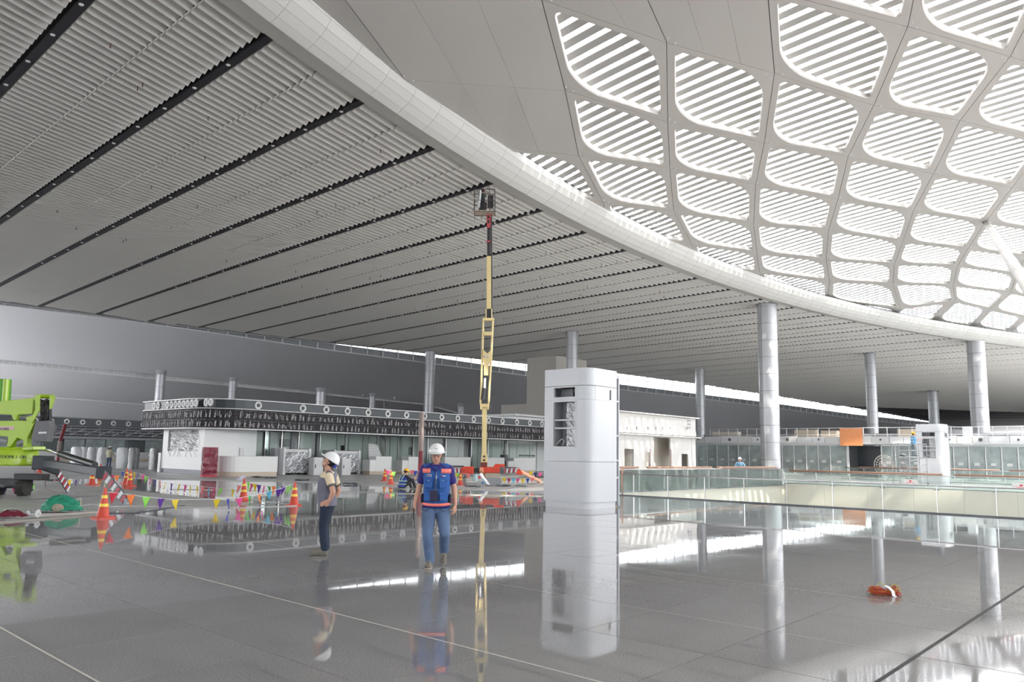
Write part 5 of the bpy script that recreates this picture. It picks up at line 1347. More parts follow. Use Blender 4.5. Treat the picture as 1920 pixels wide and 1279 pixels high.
def bunting(label, A, B, za, zb, flags, w=.17, tie=None):
    t = thing('bunting', label, 'bunting', tuple(A)); o = Vector(A); d = (B - A); dn = Vector((-d.y, d.x, 0)).normalized()
    pts = [(0, 0, za)]
    rz = math.atan2(d.y, d.x)
    for (x, y, cc) in flags:
        r = ray(x, y); tt = (A - EYEP).dot(dn) / r.dot(dn); P_ = EYEP + r * tt - o; P_.z = max(P_.z, .30)
        pts.append(tuple(P_)); f = inst('flag', flag_mesh(cc, w), t, P_, (random.uniform(-.2, .2), random.uniform(-.12, .12), rz + random.uniform(-.5, .5)))
        f['label'] = FN[cc] + ' triangular flag'
    pts.append((d.x, d.y, zb)); mb = MB(); mb.tube([p for i, p in enumerate(pts)], .007, 4, False); mb.build('cord', m_frame, t)
    return t
bunting('near bunting with widely spaced flags from the nearest cone to the cone beside the man', CONES[193], CONES[551], .6, .66,
 [(213, 924, 'r'), (246, 928, 'o'), (275, 932, 'l'), (303, 935, 'p'), (329, 937, 'y'), (407, 936, 'y'), (428, 935.5, 'b'), (449, 934, 'k'), (469, 930, 'g'), (487, 927, 'o'), (505, 921, 'c'), (524, 917, 'p')], .19)
bunting('rear bunting string from the close cone pair to the tagged middle cone', CONES[243], CONES[456], .68, .68,
 [(251, 886, 'y'), (258, 888, 'p'), (268, 890, 'k'), (274, 893, 'l'), (282, 896, 'm'), (290, 899, 'b'), (300, 902, 's'), (310, 905, 'y'), (321, 907, 'p'), (336, 911, 'y'), (347, 914, 'k'), (356, 915, 'y'), (369, 918, 'y'), (380, 919, 's'), (391, 920, 'c'), (401, 922, 'm'), (413, 924, 'l'), (436, 917, 'y'), (448, 910, 's')], .22)
bunting('short bunting of crowded flags between the tagged cone and the cone by the man', CONES[456], CONES[551], .66, .66,
 [(465, 904, 'l'), (472, 907, 'm'), (477, 907, 'y'), (485, 909, 'p'), (495, 911, 'k'), (504, 912, 'g'), (513, 912, 'o'), (521, 912.5, 'c'), (531, 912, 'p'), (540, 911, 'l'), (545, 909, 'l')], .18)
A_ = floor_pt(-30, 935); bunting('bunting at the left edge passing below the lime lift', A_, CONES[172], .5, .6,
 [(10, 912, 'n'), (28, 911, 'k'), (46, 911, 's'), (63, 911, 'l'), (123, 905, 'o'), (131, 904, 'y'), (143, 903, 'p')], .24)
bunting('short bunting with a large crimson flag between the outrigger and the close cone pair', CONES[172], CONES[236], .6, .66, [(211, 890, 'm'), (219, 892, 'o'), (230, 885, 'b')], .26)
bunting('bunting beside the seated worker passing behind the walking man', CONES[733], CONES[863], .66, .66,
 [(727, 882, 'm'), (738, 885, 'l'), (763, 882, 'y'), (772, 882, 's'), (779, 883, 'b'), (853, 889, 'y')], .26)
B_ = floor_pt(1035, 914); bunting('bunting of small flags in front of the red lift, ending at the tall kiosk', CONES[863], B_, .66, .6,
 [(878, 889, 's'), (858, 887, 'l'), (945, 896, 'y'), (954, 897, 'm'), (963, 897, 'c'), (971, 897, 'k'), (980, 898, 'y'), (989, 897, 'b'), (998, 896, 's'), (995, 884, 'y'), (1004.5, 886, 'n'), (1013, 886, 'k')], .22)

# ---- plastic wrapped pods, far left
def pod(label, x, y, Y, w, h, bend, tw):
    P_ = ground(x, Y); t = thing('wrapped_pod', label, 'wrapped package', (P_.x, P_.y, 0), tw, 'upright pods wrapped in white plastic')
    rows = []; rr_ = random.Random(int(x))
    for j in range(13):
        f = j / 12; cx = bend * math.sin(PI * f * 1.1) ; ww = w * (.92 + .08 * math.sin(PI * f)) * (.75 if j == 12 else 1); dd = .34 * (.7 if j == 12 else 1)
        rows.append([(cx + ww / 2 * (abs(math.cos(a)) ** .55 * (1 if math.cos(a) >= 0 else -1)) + rr_.uniform(-.015, .015), dd * (abs(math.sin(a)) ** .55 * (1 if math.sin(a) >= 0 else -1)) + rr_.uniform(-.015, .015), h * f) for a in [2 * PI * i / 18 for i in range(18)]])
        rows[-1].append(rows[-1][0])
    mb = MB(); mb.sheet(rows); mb.add(rows[-1][:-1], [tuple(range(18))]); mb.build('plastic_wrap', m_film, t, True)
    mb = MB(); mb.box((0, 0, .03), (w * .8, .5, .06)); mb.build('pallet_base', m_dkgrey, t)
    for z in (.35, .65): 
        mb = MB(); mb.box((bend * math.sin(PI * z * 1.1), 0, h * z), (w * 1.03, .72, .05)); mb.build('wrap_strap', m_film, t)
    return t
for i, (x, w, b, lb) in enumerate([(142, .62, .02, 'leftmost plastic wrapped pod of the far row'), (157, .5, .06, 'second wrapped pod from the left, close behind the first'), (171, .45, -.02, 'third wrapped pod from the left, slim and straight'),
    (180, .55, -.10, 'fourth wrapped pod from the left, bent to the left'), (192, .55, -.10, 'bent wrapped pod directly left of the far worker'), (229, .78, .0, 'broad wrapped pod just right of the far worker'),
    (247, .4, .0, 'slim wrapped pod, left one of a close pair'), (254, .5, -.03, 'wrapped pod, right one of a close pair left of the booth'), (289, .55, .02, 'single wrapped pod standing closest to the white booth')]):
    pod(lb, x, 870, 60.5 + (i % 2) * 1.5 if x < 200 else 59.5 + (i % 2) * 1.2, w, 1.62, b, random.uniform(-.3, .3))
# ---- posts
P_ = ground(788.5, 41.0); t = thing('wrapped_post', 'dusty red steel post wrapped in pale film standing behind the walking man', 'post', (P_.x, P_.y, 0))
zt = z_at(773, P_); zm = z_at(846, P_)
mb = MB(); mb.tube([(0, 0, zm), (0, 0, zt - .08), (0, 0, zt)], [.135, .135, .09], 10); mb.build('film_sleeve', mat('dusty film', (.27, .21, .19), .6, noise=.25, nscale=5, bump=.6), t, True, auto=True)
mb = MB(); mb.tube([(0, 0, 0), (0, 0, zm)], .12, 10); mb.build('steel_post', mat('dark red', (.17, .015, .025), .6), t, True, auto=True); mb = MB(); mb.lathe([(.01, .05), (.28, .05), (.3, 0)], 12); mb.build('base_plate', m_grey, t)
P_ = ground(114, 53); t = thing('wrapped_post', 'slanting red post right behind the lime lift', 'post', (P_.x, P_.y, 0))
mb = MB(); mb.tube([(-.15, 0, 2.0), (.1, 0, z_at(795, P_))], .12, 8); mb.build('upper_post', mat('dark red', (.28, .02, .03), .45), t); mb = MB(); mb.tube([(-.2, 0, .9), (-.15, 0, 2.0)], .14, 8); mb.build('film_sleeve', mat('dusty film', (.46, .39, .36), .5), t)
mb = MB(); mb.tube([(-.3, 0, 0), (-.2, 0, .9)], .11, 8); mb.build('lower_post', m_redwrap, t)

# ---- materials lying at the left
P_ = floor_pt(112, 960); t = thing('green_sack', 'crumpled green woven sack on a pallet at the left', 'sack', (P_.x, P_.y, 0))
m_gr = mat('green sack', (.02, .27, .16), .6, noise=.35, nscale=6, bump=.8); rr_ = random.Random(5); rows = []
for j in range(12):
    f = j / 11; row = []
    for i in range(26):
        a = 2 * PI * i / 26; r = (1 - f ** 2.2) ** .6 if f < 1 else .02
        wv = 1 + .10 * math.sin(a * 5 + j) + .07 * math.sin(a * 9 - j * 1.7)
        row.append((.46 * r * wv * math.cos(a) * (1 + .1 * math.cos(a)), .30 * r * wv * math.sin(a), .05 + .33 * f * (1 + .12 * math.sin(a * 2 + 1)) + .02 * math.sin(a * 7 + j)))
    row.append(row[0]); rows.append(row)
mb = MB(); mb.sheet(rows); mb.build('sack_cloth', m_gr, t, True)
mb = MB(); mb.ball((.10, -.27, .12), .13, 8, (1.2, .5, .8)); mb.build('rubble_lump', mat('rubble', (.36, .32, .24), .9, noise=.4, nscale=12, bump=1), t, True)
for q in range(4): mb = MB(); mb.box((0, -.24 + q * .16, .035), (1.0, .1, .025)); mb.build('pallet_board', m_grey, t)
mb = MB(); mb.tube(smooth_poly([(.40, 0, .3), (.5, 0, .34), (.5, 0, .1), (.42, 0, .03)], 5), .012, 6); mb.build('carry_strap', m_beige, t)
def strip(label, x0, y0, x1, y1, w, h, m_, name='floor_strip', z=0.0, cat='strip'):
    a, b = floor_pt(x0, y0), floor_pt(x1, y1); t = thing(name, label, cat, tuple((a + b) / 2)); c = (a + b) / 2
    mb = MB(); mb.bar(a - c + Vector((0, 0, h / 2 + z)), b - c + Vector((0, 0, h / 2 + z)), w, h); mb.build('board', m_, t); mb = MB(); mb.bar(lerp(a, b, .02) - c + Vector((0, 0, h + z + .002)), lerp(a, b, .98) - c + Vector((0, 0, h + z + .002)), w * .5, .003); mb.build('top_face', m_, t); return t
strip('long grey plank lying nearest to the camera at the left edge', -60, 985, 175, 967, .16, .03, mat('plank grey', (.30, .28, .25), .8, noise=.2), 'plank', cat='plank')
strip('pale plank lying behind the nearest one at the left', -40, 974, 182, 961, .12, .03, mat('plank pale', (.45, .42, .38), .8, noise=.2), 'plank', cat='plank')
strip('thin dark metal strip on the floor left of the green sack', 50, 938, 185, 930, .05, .02, m_dkgrey, cat='metal strip')
strip('thin dark metal strip on the floor running right from the sack', 258, 962, 345, 949, .05, .02, m_dkgrey, cat='metal strip')
strip('thin dark metal strip lying under the near bunting', 205, 963, 262, 963, .05, .02, m_dkgrey, cat='metal strip')
strip('grey metal channel lying on the floor right of the red lift', 968, 911, 988, 913.5, .10, .05, m_grey, 'metal_channel', cat='metal channel')
P_ = floor_pt(45, 972); t = thing('pipe_fitting', 'white plastic pipe branch lying on the planks at the left', 'pipe', (P_.x, P_.y, .03))
mb = MB(); mb.tube([(-.25, 0, .05), (.22, 0, .05)], .035, 10); mb.build('pipe', m_wht, t, True, auto=True); mb = MB(); mb.tube([(.1, 0, .05), (.1, -.05, .13)], .035, 10); mb.lathe([(.045, -.28), (.05, -.2)], 12, (0, 0, .05), axis='X'); mb.build('branch', m_wht, t, True, auto=True)
P_ = floor_pt(70, 973); t = thing('pipe_flange', 'white round pipe flange standing on edge on the planks', 'flange', (P_.x, P_.y, .03))
mb = MB(); mb.lathe([(.03, -.01), (.09, -.01), (.09, .01), (.03, .01)], 20, (0, 0, .09), axis='X'); mb.build('disc', m_wht, t, True, auto=True); mb = MB(); mb.tube([(.01, 0, .09), (.06, 0, .09)], .03, 10); mb.build('spigot', m_wht, t, True, auto=True)
P_ = floor_pt(21, 970); t = thing('paper_sheet', 'white paper carton lid lying on dark red cloth at the left edge', 'paper', (P_.x, P_.y, .10)); mb = MB(); mb.box((.03, 0, .05), (.32, .2, .02), Matrix.Rotation(.15, 3, 'Y')); mb.build('sheet', m_wht, t); mb = MB(); mb.box((.03, .0, .03), (.30, .18, .02), Matrix.Rotation(.15, 3, 'Y')); mb.build('under_sheet', m_frame, t)
P_ = floor_pt(20, 972); t = thing('red_cloth', 'crumpled dark red cloth at the left edge of the floor', 'cloth', (P_.x, P_.y, .02)); mb = MB()
mb.sheet([[(-.4 + .8 * i / 10, -.12 + .24 * j / 5, .02 + .11 * math.sin(PI * i / 10) * math.sin(PI * j / 5) + random.uniform(0, .03)) for i in range(11)] for j in range(6)]); mb.build('cloth', mat('dark red cloth', (.16, .01, .03), .8), t, True)
mb = MB(); mb.sheet([[(-.3 + .5 * i / 6, .05 + .14 * j / 3, .06 + .09 * math.sin(PI * i / 6) + random.uniform(0, .03)) for i in range(7)] for j in range(4)]); mb.build('fold', mat('dark red cloth', (.16, .01, .03), .8), t, True)
# white cable on the floor
def cable(label, px, r=.008, m_=m_wht, name='white_cable'):
    P = [floor_pt(x, y) for x, y in px]; o = P[0].copy(); t = thing(name, label, 'cable', tuple(o))
    Q = smooth_poly([p - o for p in P], 6); Q = [q + Vector((random.uniform(-.01, .01), random.uniform(-.02, .02), r + .001)) for q in Q]
    h = len(Q) * 3 // 5
    mb = MB(); mb.tube(Q[:h + 1], r, 5); mb.build('cable_run', m_, t, True); mb = MB(); mb.tube(Q[h:], r, 5); mb.build('cable_tail', m_, t, True); return t
cable('white cable lying along the floor below the near bunting', [(148, 950), (175, 947), (205, 951), (240, 950), (300, 951), (360, 952), (430, 953), (500, 951), (555, 949), (565, 947)], .011)
cable('white cable looping back towards the cone by the man looking up', [(472, 936), (500, 941), (530, 945), (562, 947)], .010)
cable('long white cord along the edge of the dusty floor behind the walking man', [(250, 897), (400, 901), (520, 903), (620, 906), (700, 911), (850, 918), (930, 921), (1018, 925)], .016)
cable('second pale cord in front of the seated worker', [(320, 918), (560, 921), (640, 922), (760, 926), (1018, 931)], .012, m_joint)
# debris offcuts
for i, (x, y, lb) in enumerate([(480, 896, 'black cable offcut heap in front of the curved counter'), (505, 898, 'small black cable heap right of the counter front'), (565, 902, 'tangle of dark offcuts left of the man looking up'), (655, 909, 'dark offcuts on the floor right of the man looking up'), (886, 914, 'small grey offcut left of the cord behind the lift'), (945, 912.5, 'small dark offcut in front of the red lift')]):
    P_ = floor_pt(x, y); t = thing('cable_offcuts', lb, 'offcuts', (P_.x, P_.y, 0)); mb = MB()
    for q in range(5):
        pts = [(random.uniform(-.4, .4), random.uniform(-.3, .3), random.uniform(.02, .10)) for _ in range(4)]; mb.tube(smooth_poly(pts, 4), .015, 4)
    mb.build('wire_heap', m_dkgrey, t); mb = MB(); mb.tube(smooth_poly([(-.3, .1, .02), (0, -.1, .09), (.35, .1, .03)], 4), .018, 4); mb.build('wire_end', m_grey, t)
# coil of coloured wire in the foreground
P_ = floor_pt(1659, 1116); t = thing('wire_coil', 'bundle of orange red electric wire tied with a white strap on the polished floor', 'wire coil', (P_.x, P_.y + .03, 0))
cols = [((.50, .07, .03), 22), ((.62, .22, .02), 5), ((.32, .02, .03), 8), ((.55, .5, .02), 3)]; rr_ = random.Random(11)
for cc, n in cols:
    mb = MB()
    for q in range(n):
        L_ = rr_.uniform(.12, .20); Wd = rr_.uniform(.03, .085); hz = rr_.uniform(.015, .075); ox, oy = rr_.uniform(-.02, .02), rr_.uniform(-.02, .02); ph = rr_.uniform(-.25, .25); tw = rr_.uniform(-.03, .03)
        pts = []
        for k in range(29):
            a = 2 * PI * k / 28; x = L_ * math.cos(a); y = Wd * math.sin(a); pinch = 1 - .45 * math.exp(-((x - .05) / .05) ** 2)
            pts.append((ox + x * math.cos(ph) - y * pinch * math.sin(ph), oy + x * math.sin(ph) * .6 + y * pinch, max(.004, hz * pinch + .012 * math.sin(3 * a + q) + tw * math.cos(a))))
        mb.tube(pts, .0042, 5, False)
    mb.build('wire_loops', mat('wire %d' % n, cc, .4), t, True)
mb = MB(); st_ = [(.055 + .07 * math.cos(a) * .5, .065 * math.cos(a), .052 + .056 * math.sin(a)) for a in [PI * k / 6 for k in range(7)]]
mb.sheet([[(x - .022, y - .01, z) for x, y, z in [(.015, -.02, .115), (.035, -.075, .098), (.065, -.105, .06), (.068, -.115, .012), (.07, -.15, .003)]], [(x + .022, y, z) for x, y, z in [(.015, -.02, .118), (.035, -.07, .10), (.065, -.10, .062), (.068, -.112, .014), (.07, -.15, .003)]]]); q_ = mb.build('strap', mat('strap white', (.8, .8, .8), .5), t); mo = q_.modifiers.new('s', 'SOLIDIFY'); mo.thickness = .003
mb = MB(); mb.tube(smooth_poly([(.10, .03, .07), (.13, 0, .13), (.17, -.02, .10), (.2, -.02, .04)], 5), .004, 5); mb.tube(smooth_poly([(-.08, .03, .07), (-.03, .03, .13), (.03, .02, .11)], 5), .004, 5); mb.build('stray_wire', mat('wire 3', (.55, .5, .02), .4), t)

# ---- scaffold with ladder beside the far kiosk
F = Frame(1706, 54.0); t = thing('scaffold_tower', 'thin grey mobile scaffold with slanting ladder left of the far white kiosk', 'scaffold', tuple(F.o))
zp = F.P(1706, 857).z
def sx(x): return F.P(x, 870).x
for x in (1680, 1731):
    for dy in (-.5, .5):
        mb = MB(); mb.tube([(sx(x), dy, 0), (sx(x), dy, zp + .95)], .025, 6); mb.build('upright', m_grey, t)
for z in (zp + .9, zp + .45, zp, zp * .5, .3):
    mb = MB()
    for dy in (-.5, .5): mb.tube([(sx(1680), dy, z), (sx(1731), dy, z)], .02, 6)
    for x in (1680, 1731): mb.tube([(sx(x), -.5, z), (sx(x), .5, z)], .02, 6)
    mb.build('ledger', m_grey, t)
mb = MB(); mb.box((sx(1706), 0, zp), (sx(1731) - sx(1680), 1, .05)); mb.build('platform', m_grey, t)
la, lb_ = F.P(1690, 862, -.6), F.P(1708, 905, -1.1); lb_.z = max(lb_.z, .02); ld = MB()
for dx in (-.19, .19): ld.tube([la + Vector((dx, 0, .1)), lb_ + Vector((dx, 0, 0))], .025, 6)
for k in range(8): p_ = lerp(la, lb_, (k + .5) / 8); ld.tube([p_ + Vector((-.19, 0, 0)), p_ + Vector((.19, 0, 0))], .02, 5)
ld.build('ladder', mat('ladder dark', (.18, .17, .17), .5), t)
mb = MB(); 
for i in range(4): mb.tube([(sx(1680), -.5, zp * i / 4), (sx(1731), -.5, zp * (i + 1) / 4)], .015, 5)
mb.build('brace', m_grey, t)
for x in (1680, 1731):
    mb = MB(); mb.lathe([(.02, -.03), (.08, -.03), (.08, .03), (.02, .03)], 12, (sx(x), -.5, .08), axis='Y'); mb.build('castor', m_blackp, t)
t2 = thing('tool_heap', 'grey rags and tools heaped on the scaffold platform', 'tools', tuple(F.o + Vector((sx(1690), -.25, zp + .03)))); mb = MB(); mb.ball((0, 0, .10), .14, 6, (1.6, 1, .7)); mb.build('rag', m_grey, t2, True); mb = MB(); mb.tube([(.1, -.1, .04), (-.35, -.15, .12)], .03, 6); mb.build('tool_handle', m_blackp, t2)
# wire guarded drum fan
F = Frame(1655, 74.0); t = thing('wire_fan', 'large round wire fan guard standing in the dark opening below the orange board', 'fan', tuple(F.o))
m_wire = mat('fan wire', (.42, .40, .36), .5); cz = F.P(1655, 872).z
for r in (.95, .75, .5, .25):
    mb = MB(); mb.tube([(r * math.cos(a), -.2 - .25 * (1 - r), cz + r * math.sin(a)) for a in [2 * PI * k / 24 for k in range(25)]], .035 if r > .9 else .02, 5, False); mb.build('guard_ring', m_wire, t)
mb = MB()
for k in range(18): a = 2 * PI * k / 18; mb.tube([(.1 * math.cos(a), -.4, cz + .1 * math.sin(a)), (.95 * math.cos(a), -.2, cz + .95 * math.sin(a))], .018, 4)
mb.build('guard_spokes', m_wire, t); mb = MB(); mb.lathe([(.01, -.42), (.16, -.42), (.18, 0), (.01, 0)], 14, (0, 0, cz), axis='Y'); mb.build('motor', m_grey, t)
mb = MB(); mb.tube([(-.5, 0, 0), (0, 0, cz), (.5, 0, 0)], .04, 6); mb.box((0, 0, .03), (1.3, .6, .06)); mb.build('stand', m_grey, t)
# ================================================================== PEOPLE
class Blob:
    def __init__(s): s.mb = MB()
    def cap(s, a, ra, b, rb, n=12):
        a = Vector(a); b = Vector(b); d = b - a; L = d.length
        if L < 1e-5: d = Vector((0, 0, 1)); L = 1e-5
        d.normalize(); pts = []; rs = []
        for k in range(4): t = k / 4 * PI / 2; pts.append(a - d * ra * math.cos(t)); rs.append(max(ra * math.sin(t), .0008))
        pts.append(a); rs.append(ra); pts.append(b); rs.append(rb)
        for k in range(1, 5): t = k / 4 * PI / 2; pts.append(b + d * rb * math.sin(t)); rs.append(max(rb * math.cos(t), .0008))
        s.mb.tube(pts, rs, n); return s
    def chain(s, P, R):
        for (a, ra), (b, rb) in zip(list(zip(P, R)), list(zip(P, R))[1:]): s.cap(a, ra, b, rb)
        return s
    def ell(s, c, r, ax=None, n=10):
        c = Vector(c); vs = []; fs = []; m = n + 6
        for i in range(n + 1):
            t = PI * i / n
            for k in range(m):
                a = 2 * PI * k / m; v = Vector((max(math.sin(t), 1e-3) * math.cos(a) * r[0], max(math.sin(t), 1e-3) * math.sin(a) * r[1], -math.cos(t) * r[2]))
                vs.append(c + (ax @ v if ax else v))
        for i in range(n):
            for k in range(m): fs.append((i * m + k, i * m + (k + 1) % m, (i + 1) * m + (k + 1) % m, (i + 1) * m + k))
        fs.append(tuple(range(m - 1, -1, -1))); fs.append(tuple(n * m + k for k in range(m))); s.mb.add(vs, fs); return s
    def loft(s, rings):   # (centre, side axis, front axis, half width, half depth)
        vs = []; fs = []; m = 20
        for c, sx, fy, w, d in rings:
            for k in range(m):
                a = 2 * PI * k / m; ca, sa = math.cos(a), math.sin(a); e = .8
                vs.append(Vector(c) + sx * (w * abs(ca) ** e * (1 if ca >= 0 else -1)) + fy * (d * abs(sa) ** e * (1 if sa >= 0 else -1)))
        for i in range(len(rings) - 1):
            for k in range(m): fs.append((i * m + k, i * m + (k + 1) % m, (i + 1) * m + (k + 1) % m, (i + 1) * m + k))
        fs.append(tuple(range(m - 1, -1, -1))); fs.append(tuple((len(rings) - 1) * m + k for k in range(m))); s.mb.add(vs, fs); return s
    def build(s, name, m_, parent, vox, sm=6):
        o = s.mb.build(name, m_, parent, True)
        r = o.modifiers.new('r', 'REMESH'); r.mode = 'VOXEL'; r.voxel_size = vox; r.use_smooth_shade = True
        if sm: q = o.modifiers.new('s', 'SMOOTH'); q.factor = .6; q.iterations = sm
        return o
m_skin = mat('skin', (.56, .30, .21), .5, noise=.06, nscale=6); m_hair = mat('black hair', (.012, .010, .010), .6)
m_lens = glass_mat('lens', (.9, .92, .92)); m_eye = mat('eye white', (.7, .68, .65), .3); m_lip_ = mat('lips', (.42, .15, .12), .5); m_shoe = mat('grey suede', (.17, .155, .13), .85, noise=.2, nscale=14)
m_sole = mat('sole', (.42, .38, .31), .8)
def ang_hand(B, wr, d, side, curl=.35, sc=1.0, thumb=None):
    """palm with four fingers and a thumb; d = direction of the hand, side = thumb side direction"""
    d = Vector(d).normalized(); side = Vector(side); side = (side - d * side.dot(d)).normalized(); nrm = d.cross(side).normalized(); wr = Vector(wr)
    ax = Matrix((side, nrm, d)).transposed(); pc = wr + d * .045 * sc
    B.ell(pc, (.042 * sc, .016 * sc, .055 * sc), ax, 8)
    for k, L in enumerate((.070, .080, .074, .058)):
        a0 = wr + d * .085 * sc + side * (.028 - .019 * k) * sc; c1 = curl
        p1 = a0 + (d * math.cos(c1) + nrm * math.sin(c1)) * L * .5 * sc; c2 = c1 * 2.0; p2 = p1 + (d * math.cos(c2) + nrm * math.sin(c2)) * L * .5 * sc
        B.chain([wr + d * .05 * sc + side * (.024 - .016 * k) * sc, a0, p1, p2], [.0105 * sc, .0105 * sc, .0095 * sc, .008 * sc])
    t0 = wr + d * .025 * sc + side * .03 * sc; t1 = t0 + (d * .75 + side * .65) .normalized() * .035 * sc; t2 = t1 + (d * .95 + side * .15 + nrm * .3).normalized() * .035 * sc
    B.chain([t0, t1, t2], [.014 * sc, .012 * sc, .010 * sc])
def shoe(parent, heel, toe, up, w=.052, m_up=None, m_so=None, vox=.008):
    heel = Vector(heel); toe = Vector(toe); up = Vector(up).normalized(); d = (toe - heel).normalized(); L = (toe - heel).length; sx = d.cross(up).normalized(); up = sx.cross(d)
    B = Blob(); B.cap(heel + d * .04 + up * .05, .045, heel + d * .05 + up * .09, .04); B.cap(heel + d * .05 + up * .045, .045, toe - d * .06 + up * .035, .042)
    B.ell(toe - d * .055 + up * .033, (w, .065, .035), Matrix((sx, d, up)).transposed(), 8); B.cap(heel + d * .07 + up * .085, .035, heel + d * .16 + up * .055, .035)
    s_ = B.build('shoe', m_up or m_shoe, parent, vox, 3)
    mb = MB(); pts = [(-.034, .01), (-.04, .06), (-.036, .13), (-.048, L - .08), (-.04, L - .02), (0, L + .003), (.04, L - .02), (.048, L - .08), (.036, .13), (.04, .06), (.034, .01), (0, -.003)]
    mb.prism([heel + sx * a + d * b for a, b in pts], up * 0, up * .022); mb.build('sole', m_so or m_sole, s_)
    lc = MB()
    for k in range(4): q = heel + d * (.10 + .025 * k) + up * (.108 - .012 * k); lc.tube([q - sx * .025, q + up * .006, q + sx * .025], .004, 4)
    lc.build('laces', m_sole, s_)
def helmet(parent, c, up, fw, m_, r=.128, name='helmet'):
    up = Vector(up).normalized(); fw = Vector(fw); fw = (fw - up * fw.dot(up)).normalized(); sd = fw.cross(up)
    M_ = Matrix((sd, fw, up)).transposed(); c = Vector(c); mb = MB(); n = 28; rows = []
    for i in range(10):
        t = i / 9 * PI / 2; rows.append([c + M_ @ Vector((r * .93 * math.cos(t) * math.cos(a), r * 1.10 * math.cos(t) * math.sin(a), r * 1.02 * math.sin(t) + (.006 if abs(math.cos(a)) < .22 and 2 < i else 0))) for a in [2 * PI * k / n for k in range(n)]])
        rows[-1].append(rows[-1][0])
    mb.sheet(rows); o = mb.build(name, m_, parent, True); mo = o.modifiers.new('s', 'SOLIDIFY'); mo.thickness = .005; mo.offset = -1
    rows = []
    for f in (0, 1):
        rows.append([c + M_ @ Vector(((r * .93 + .012 * f) * math.cos(a), (r * 1.10 + f * (.012 + .045 * max(math.sin(a), 0) ** 1.5)) * math.sin(a), .002 - .014 * f * max(math.sin(a), 0))) for a in [2 * PI * k / n for k in range(n + 1)]])
    mb = MB(); mb.sheet(rows); b = mb.build('brim', m_, o, True); mo = b.modifiers.new('s', 'SOLIDIFY'); mo.thickness = .005
    return o, M_, sd, fw, up
def head(B, c, up, fw):
    """skull, jaw, nose, ears into the body blob; c = head centre"""
    up = Vector(up).normalized(); fw = Vector(fw); fw = (fw - up * fw.dot(up)).normalized(); sd = fw.cross(up); A = Matrix((sd, fw, up)).transposed(); c = Vector(c)
    B.ell(c + up * .028, (.074, .092, .090), A, 12); B.ell(c + fw * .022 - up * .045, (.058, .066, .068), A, 10); B.ell(c + fw * .058 - up * .088, (.026, .022, .020), A, 8)
    B.chain([c + fw * .088 + up * .018, c + fw * .106 - up * .018], [.008, .014]); B.ell(c + fw * .098 - up * .022, (.018, .010, .009), A, 6)
    B.ell(c + fw * .086 - up * .052, (.024, .010, .010), A, 6)
    for s in (-1, 1): B.ell(c + sd * .076 * s + up * .0 - fw * .005, (.009, .018, .030), A, 6); B.ell(c + sd * .040 * s + fw * .070 - up * .012, (.022, .014, .018), A, 6); B.ell(c + sd * .03 * s + fw * .078 + up * .036, (.026, .012, .008), A, 6)
    return A, sd, fw, up, c
def face(parent, A, sd, fw, up, c, glasses=False):
    for s in (-1, 1):
        e = c + sd * .032 * s + fw * .083 + up * .016; mb = MB(); mb.ball(e, .0125, 8, (1, .7, .8)); ey = mb.build('eye', m_eye, parent, True); mb = MB(); mb.ball(e + fw * .0085, .006, 6); mb.build('iris', m_hair, ey, True)
        mb = MB(); mb.tube([c + sd * .015 * s + fw * .094 + up * .037, c + sd * .035 * s + fw * .092 + up * .042, c + sd * .052 * s + fw * .080 + up * .036], .0045, 5); mb.build('eyebrow', m_hair, parent, True)
    mb = MB(); mb.tube([c - sd * .024 + fw * .088 - up * .052, c + fw * .099 - up * .050, c + sd * .024 + fw * .088 - up * .052], [.003, .006, .003], 6); mb.build('mouth', m_lip_, parent, True)
    if glasses:
        g = MB()
        for s in (-1, 1):
            cc = c + sd * .033 * s + fw * .106 + up * .014
            g.tube([cc + sd * (.026 * math.cos(a)) + up * (.018 * math.sin(a)) for a in [2 * PI * k / 14 for k in range(15)]], .0022, 5, False); g.tube([cc + sd * .026 * s, c + sd * .078 * s + up * .018 - fw * .01], .002, 4)
        g.tube([c + fw * .108 + up * .018 - sd * .008, c + fw * .108 + up * .018 + sd * .008], .002, 4); gl = g.build('glasses', m_blackp, parent, True)
HX = Vector((1, 0, 0)); HY = Vector((0, 1, 0)); HZ = Vector((0, 0, 1))
def torso_rings(pel, chest, neck, sd, fw, k=1.0, w=(.165, .175, .165, .185, .195, .165, .075), d=(.115, .125, .118, .125, .118, .088, .065), ts=(-.12, .1, .32, .62, .82, .93, 1.0), bel=.0):
    out = []; pel, chest, neck = Vector(pel), Vector(chest), Vector(neck)
    for t, ww, dd in zip(ts, w, d):
        if t < .6: c = lerp(pel, chest, t / .6)
        else: c = lerp(chest, neck, (t - .6) / .4)
        out.append((c + fw * bel * math.sin(max(0, min(1, t / .7)) * PI), sd, fw, ww * k, dd * k))
    return out
